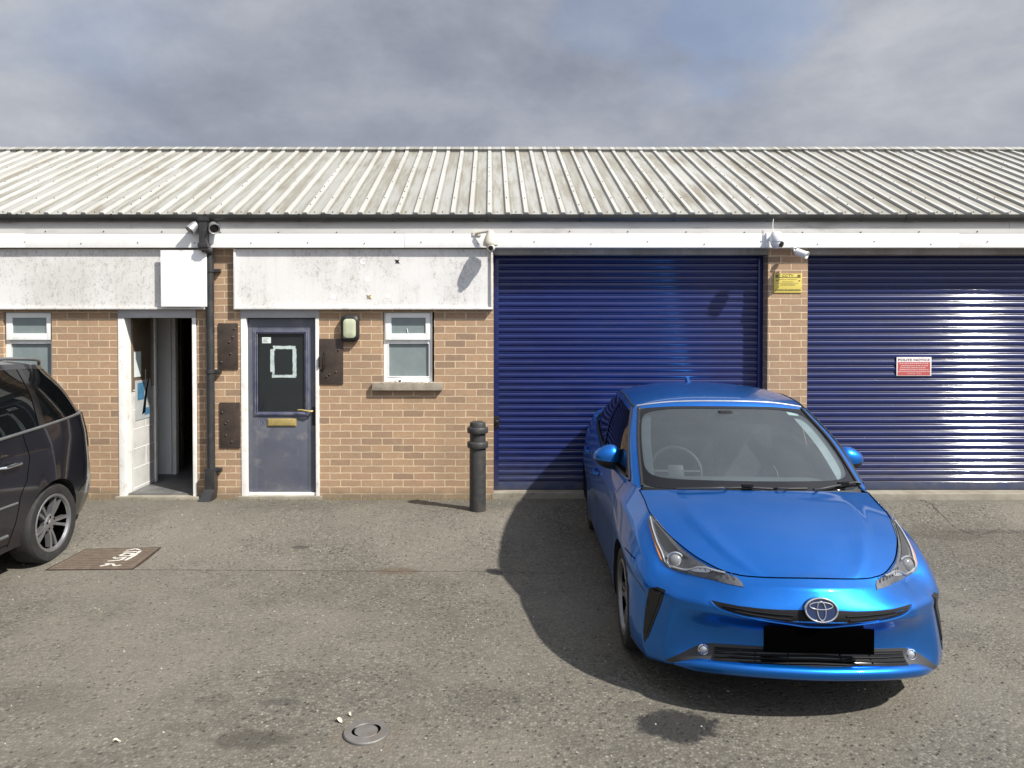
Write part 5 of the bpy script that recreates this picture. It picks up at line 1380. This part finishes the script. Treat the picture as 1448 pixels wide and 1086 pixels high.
    for x in (-.37, .37):
        s = MB(); s.box(x - .25, x + .25, 2.05, 2.55, .48, .62, .05)
        Mb = Matrix.Translation((x, 2.60, .60)) @ Matrix.Rotation(R(-16), 4, 'X'); s.box(-.245, .245, -.05, .06, 0, .60, .05, Mb); s.box(-.13, .13, -.05, .05, .63, .82, .04, Mb); s.box(-.03, .03, -.01, .01, .56, .66, 0, Mb)
        s.build('seat', M_['seat_fabric'], T)
    s = MB(); Mb = Matrix.Translation((0, 3.45, .62)) @ Matrix.Rotation(R(-20), 4, 'X'); s.box(-.62, .62, -.06, .06, 0, .58, .05, Mb); s.box(-.62, .62, 2.95, 3.45, .5, .64, .05)
    for x in (-.4, .4): s.box(x - .12, x + .12, -.05, .05, .58, .74, .04, Mb)
    s.build('rear_seat', M_['seat_fabric'], T)
    sw = MB(); Ms = Matrix.Translation((-.37, 1.80, .945)) @ Matrix.Rotation(R(62), 4, 'X')
    sw.tube([Ms @ Vector((.185 * math.cos(2 * math.pi * i / 32), .185 * math.sin(2 * math.pi * i / 32), 0)) for i in range(32)], .015, 8, closed=True)
    sw.box(-.06, .06, -.05, .05, -.03, .012, .02, Ms)
    for g in (0, 180, 270): sw.tube([Ms @ Vector((.05 * math.cos(R(g)), .05 * math.sin(R(g)), 0)), Ms @ Vector((.18 * math.cos(R(g)), .18 * math.sin(R(g)), 0))], .014, 6)
    sw.build('steering_wheel', M_['grey_plastic'], T)
    rm = MB(); c = ws(0, .88) + Vector((0, .07, -.03)); rm.box(c.x - .12, c.x + .12, c.y - .02, c.y + .02, c.z - .035, c.z + .035, .015); rm.box(-.05, .05, c.y - .07, c.y, c.z - .02, c.z + .05, .015); rm.build('rear_view_mirror', M_['black_plastic'], T)
    for i, (s0, s1, t0, t1, mt_) in enumerate(((.70, .84, .895, .945, 'sticker'), )):
        q = MB(); q.grid(lambda s_, t_: ws(s_, t_) + Vector((0, .006, -.004)), frange(s0, s1, 3), frange(t0, t1, 2)); q.build('windscreen_sticker', M_[mt_], T)
    # tail lamps, rear glass, rear plate
    for sg in (1, -1):
        t = MB(); t.grid(lambda u, v: Vector((sg * (net.P(u, v).x + .004), net.P(u, v).y + .006, net.P(u, v).z)), frange(.1, 1.6, 6), frange(12.3, 13.5, 8)); t.build('tail_lamp', M_['red_lens'], T)
    rgm = MB(); patch(rgm, lambda u, v: gh.P(u, v) + Vector((0, .004, 0)), frange(.15, 1.85, 6), frange(10.2, 11, 6)); rgm.build('rear_window', M_['privacy_glass'], T)
    return T
# ------------------------------------------------------------------ the black people carrier
def black_car():
    T = thing('black_car', 'black people carrier with tinted windows parked tail to the wall, cut off at the left', 'car', (-4.80, 2.58, 0), -.035)
    rows = [
     [(0,.22,.86),(.48,.27,.87),(.72,.46,.91),(.80,.72,.96),(.84,1.0,1.0),(.875,1.4,1.06),(.905,2.0,1.085),(.905,2.8,1.12),(.90,3.45,1.155),(.895,3.78,1.175),(.875,4.12,1.20),(.81,4.38,1.215),(.63,4.52,1.22),(0,4.60,1.22)],
     [(0,.08,.74),(.50,.14,.74),(.77,.34,.77),(.85,.62,.81),(.89,.93,.86),(.905,1.4,.90),(.925,2.0,.92),(.93,2.8,.95),(.93,3.45,.98),(.932,3.78,1.0),(.905,4.12,1.02),(.84,4.40,1.03),(.66,4.56,1.03),(0,4.64,1.03)],
     [(0,.0,.55),(.52,.06,.55),(.80,.28,.56),(.88,.6,.60),(.935,.93,.68),(.93,1.4,.68),(.925,2.0,.66),(.93,2.8,.68),(.935,3.45,.72),(.955,3.78,.75),(.915,4.12,.74),(.85,4.42,.72),(.68,4.60,.72),(0,4.68,.72)],
     [(0,.0,.38),(.52,.06,.38),(.80,.28,.38),(.885,.6,.40),(.94,.93,.48),(.925,1.4,.46),(.91,2.0,.44),(.915,2.8,.46),(.925,3.45,.5),(.955,3.78,.55),(.91,4.12,.5),(.84,4.40,.48),(.69,4.61,.46),(0,4.70,.46)],
     [(0,.06,.22),(.5,.12,.22),(.76,.33,.22),(.84,.62,.22),(.87,.93,.24),(.87,1.4,.23),(.865,2.0,.22),(.87,2.8,.23),(.875,3.45,.25),(.89,3.78,.27),(.86,4.12,.28),(.80,4.36,.28),(.65,4.54,.28),(0,4.62,.28)]]
    net = Net(rows, sharp_r=(1,)); ncol = 13; body = MB(); cols = []
    for c in range(ncol): cols += [c + k / 6 for k in range(6)]
    cols.append(ncol); patch(body, net.P, frange(0, 4, 26), cols)
    full = BVHTree.FromPolygons([tuple(v) for v in body.v], body.f)
    G0 = [(0,1.02,1.03),(.45,1.10,1.03),(.80,1.35,1.045),(.875,1.62,1.065),(.905,2.1,1.09),(.905,2.8,1.12),(.90,3.42,1.155),(.893,3.80,1.178),(.868,4.14,1.20),(.79,4.38,1.215),(.60,4.50,1.22),(0,4.56,1.22)]
    Gm = [(0,1.62,1.38),(.42,1.68,1.38),(.73,1.82,1.37),(.80,1.98,1.38),(.835,2.25,1.40),(.838,2.8,1.42),(.830,3.42,1.43),(.82,3.78,1.45),(.79,4.02,1.45),(.725,4.24,1.45),(.56,4.36,1.45),(0,4.42,1.45)]
    G1 = [(0,2.10,1.67),(.38,2.15,1.67),(.65,2.24,1.655),(.70,2.36,1.67),(.715,2.55,1.69),(.722,2.95,1.71),(.716,3.45,1.71),(.708,3.70,1.70),(.685,3.92,1.685),(.63,4.07,1.665),(.50,4.16,1.655),(0,4.21,1.655)]
    gh = Net([G0, Gm, G1])
    def rp(s, t):
        side = gh.row(2, 2 + 8 * t); k = abs(s); f0 = gh.row(2, 2 * k); r0 = gh.row(2, 11 - k); e0, e1 = gh.row(2, 2), gh.row(2, 10)
        p = Vector((side.x * k, side.y, side.z)) + (f0 - Vector((e0.x * k, e0.y, e0.z))) * (1 - t) + (r0 - Vector((e1.x * k, e1.y, e1.z))) * t
        p.z += .055 * (1 - k ** 3) * math.sin(math.pi * min(1, max(0, t))) ** .5; p.x = math.copysign(p.x, s) if s else 0
        return p
    rf = MB(); rf.grid(rp, frange(-1, 1, 24), frange(0, 1, 30))
    pil = MB()
    def gcol(a0, a1, b0, b1, na=10, nb=8): patch(pil, gh.P, frange(a0, a1, na), frange(b0, b1, nb))
    gcol(0, 2, 2, 3); gcol(1.84, 2, 3, 10, 2, 40); gcol(0, .06, 3, 10, 2, 40); gcol(0, 2, 9.55, 10, 10, 4)
    gcol(1.9, 2, 10, 11); gcol(0, .1, 10, 11); gcol(.1, 1.9, 10, 10.15)
    arches = [(.93, .335, .375), (3.78, .335, .375)]
    cut_arches(body, arches)
    bo = merge(body, pil).build('body', M_['black_paint'], T, smooth_deg=50); rf.build('roof_panel', M_['black_paint'], T, smooth_deg=50)
    bs = MB(); patch(bs, lambda k, b: net.row(0, b) * (1 - k) + gh.row(0, max(2, min(11, (b - 5.3) * 9 / 7.7 + 2))) * k, frange(0, 1, 2), frange(5.3, 13, 50)); bs.build('belt', M_['black_paint'], bo)
    def edge(t): return net.row(0, 1 + 4.3 * t)
    def hood(s, t):
        k = abs(s); e = edge(t); f0 = net.row(0, k); b0 = Vector((edge(1).x * k, 1.0 + (edge(1).y - 1.0) * k ** 2.2, 1.035 + (edge(1).z - 1.035) * k ** 2)); e0, e1 = edge(0), edge(1)
        p = Vector((e.x * k, e.y, e.z)) + (f0 - Vector((e0.x * k, e0.y, e0.z))) * (1 - t) + (b0 - Vector((e1.x * k, e1.y, e1.z))) * t
        p.z += .03 * (1 - k ** 2.5) * math.sin(math.pi * t); p.x = math.copysign(p.x, s) if s else 0
        return p
    hd = MB(); hd.grid(hood, frange(-1, 1, 24), frange(0, 1, 16)); hd.build('bonnet', M_['black_paint'], T, smooth_deg=50)
    cw = MB(); patch(cw, lambda k, b: hood(b / 2, 1) * (1 - k) + gh.row(0, b) * k, frange(0, 1, 2), frange(0, 2, 10)); cw.build('cowl', M_['black_plastic'], T)
    w = MB(); patch(w, gh.P, frange(0, 2, 12), frange(0, 2, 12)); w.build('windscreen', M_['side_glass'], T, smooth_deg=60)
    w = MB(); patch(w, gh.P, frange(.1, 1.9, 10), frange(10.15, 11, 8)); w.build('rear_window', M_['privacy_glass'], T, smooth_deg=60)
    for nm, b0, b1, m_ in (('front_side_window', 3.1, 4.75, 'side_glass'), ('rear_side_window', 4.95, 6.55, 'privacy_glass'), ('quarter_window', 6.75, 9.55, 'privacy_glass')):
        for sg in (1, -1):
            g = MB(); g.grid(lambda u, v: Vector((sg * (gh.P(u, v).x - .003), gh.P(u, v).y, gh.P(u, v).z)), frange(.06, 1.84, 10), frange(b0, b1, 14)); g.build(nm, M_[m_], T, smooth_deg=60)
    bp = MB()
    for b0, b1 in ((3.0, 3.12), (4.73, 4.97), (6.53, 6.77)): patch(bp, lambda u, v: gh.P(u, v) + Vector((.002, 0, 0)), frange(.06, 1.84, 8), frange(b0, b1, 3))
    build_parts(bp, 'window_pillar', M_['gloss_black'], T, smooth_deg=60)
    for sg in (1, -1):
        t = MB()
        t.tube([Vector((sg * (gh.P(.03, b).x + .006), gh.P(.03, b).y, gh.P(.03, b).z)) for b in frange(3.0, 9.35, 50)], .012, 8); t.build('window_chrome', M_['alloy'], T)
        q = MB()
        def on(v, z, e=.004):
            h = full.ray_cast(Vector((sg * 3, v, z)), Vector((-sg, 0, 0))); return Vector((h[0].x + sg * e, v, z))
        q.tube([on(v, .60 + .006 * v) for v in frange(1.5, 3.30, 16)], .010, 6); q.build('rub_strip', M_['alloy'], T)
        q = MB(); q.tube([on(v, .36 + .006 * v) for v in frange(1.5, 3.22, 16)], .014, 6); q.build('sill_strip', M_['alloy'], T)
        r = MB(); pts = [Vector((sg * (gh.P(1.98, b).x - .02), gh.P(1.98, b).y, gh.P(1.98, b).z + .045 * min(1, (b - 3.2) * 4, (9.3 - b) * 4) + .005)) for b in frange(3.2, 9.3, 40)]
        r.tube(pts, .014, 8); r.build('roof_rail', M_['alloy'], T)
        h = MB(); p = on(3.22, .93, 0)
        h.tube([p + Vector((0, -.12, .0)), p + Vector((sg * .034, -.09, .002)), p + Vector((sg * .036, .08, .006)), p + Vector((0, .11, .006))], [.010, .014, .014, .010], 8); h.build('door_handle', M_['chrome'], T)
        g = MB(); ax = Vector((-sg, 0, 0))
        def dens(pts): return [Vector((0, a[0] + (b_[0] - a[0]) * i / 8, a[1] + (b_[1] - a[1]) * i / 8)) for a, b_ in zip(pts[:-1], pts[1:]) for i in range(9)]
        for pts in (dens([(1.5, 1.06), (1.46, .6), (1.5, .28)]), dens([(2.42, 1.10), (2.42, .6), (2.40, .28)]), dens([(3.42, 1.15), (3.46, .95), (3.42, .78), (3.34, .66), (3.30, .45), (3.25, .28)]), dens([(1.5, .28), (3.25, .30)]), dens([(4.27, .60), (4.29, .9), (4.26, 1.18)]), dens([(4.16, .52), (4.4, .60)])):
            s_ = strip_decal(full, pts, .0035, .0012, ax); g.add(s_.v, s_.f)
        build_parts(g, 'panel_gap', M_['plate_black'], T, smooth_deg=0)
        c = Vector((sg * 1.0, 1.9, 1.13)); m = MB()
        m.grid(lambda th, ph: c + Vector((sg * .12 * math.cos(ph) * math.cos(th), .09 * math.sin(ph) * math.cos(th) * (1 if math.sin(ph) < 0 else .4), .085 * math.sin(th))), frange(R(-90), R(90), 10), frange(0, 2 * math.pi, 24)); m.tube([c + Vector((-sg * .05, 0, -.06)), Vector((sg * .89, 1.9, 1.06))], .03, 8); m.build('mirror', M_['black_paint'], T, smooth_deg=60)
        t = MB(); t.grid(lambda u, v: Vector((sg * (net.P(u, v).x + .006), net.P(u, v).y + .004, net.P(u, v).z)), frange(.05, 1.5, 6), frange(11.35, 12.3, 8)); t.build('tail_lamp', M_['red_lens'], T, smooth_deg=60)
        hl = MB(); hl.grid(lambda u, v: Vector((sg * (net.P(u, v).x + .004), net.P(u, v).y - .006, net.P(u, v).z)), frange(.1, 1.0, 6), frange(1.15, 2.9, 10)); hl.build('headlight', M_['lamp_silver'], T, smooth_deg=60)
    gr = MB(); gr.grid(lambda s, u: Vector((s * .45, net.P(u, abs(s) * .9).y - .006, net.P(u, abs(s) * .9).z)), frange(-1, 1, 12), frange(.6, 1.6, 6)); gr.build('upper_grille', M_['black_plastic'], T)
    ub = MB(); ub.box(-.78, .78, .4, 4.1, .22, .26); ub.build('underbody', M_['dark_inside'], T)
    def nu(y, z):
        h = full.ray_cast(Vector((3, y, z)), Vector((-1, 0, 0))); return h[0].x if h[0] else .9
    build_parts(arch_liner([(v, w_, r + .001) for v, w_, r in arches], nu, lo=-8), 'wheel_arch', M_['dark_inside'], T)
    for v in (.93, 3.78):
        for sg in (1, -1): wheel(T, (sg * .815, v, .335), sg, .338, .225, 5, (M_['wheel_grey'], M_['plate_black']), .236, ((-.17, (.011, .014)), (.17, (.011, .014))), spin=.15)
    fl = MB(); fl.box(-.8, .8, 1.3, 4.3, .35, .42); fl.build('cabin_floor', M_['dark_inside'], T)
    for v in (2.35, 3.2, 3.95):
        for x in (-.42, .42):
            s = MB(); s.box(x - .24, x + .24, v - .45, v, .6, .74, .05); Mb = Matrix.Translation((x, v, .7)) @ Matrix.Rotation(R(-14), 4, 'X'); s.box(-.24, .24, -.05, .06, 0, .58, .05, Mb); s.box(-.12, .12, -.04, .05, .6, .78, .04, Mb); s.build('seat', M_['dash'], T)
    d = MB(); d.box(-.78, .78, 1.35, 1.9, .8, 1.0, .05); d.build('dashboard', M_['dash'], T)
    return T
mats(); setup(); ground(); building(); fittings(); street(); blue_car(); black_car()
bpy.context.view_layer.update()
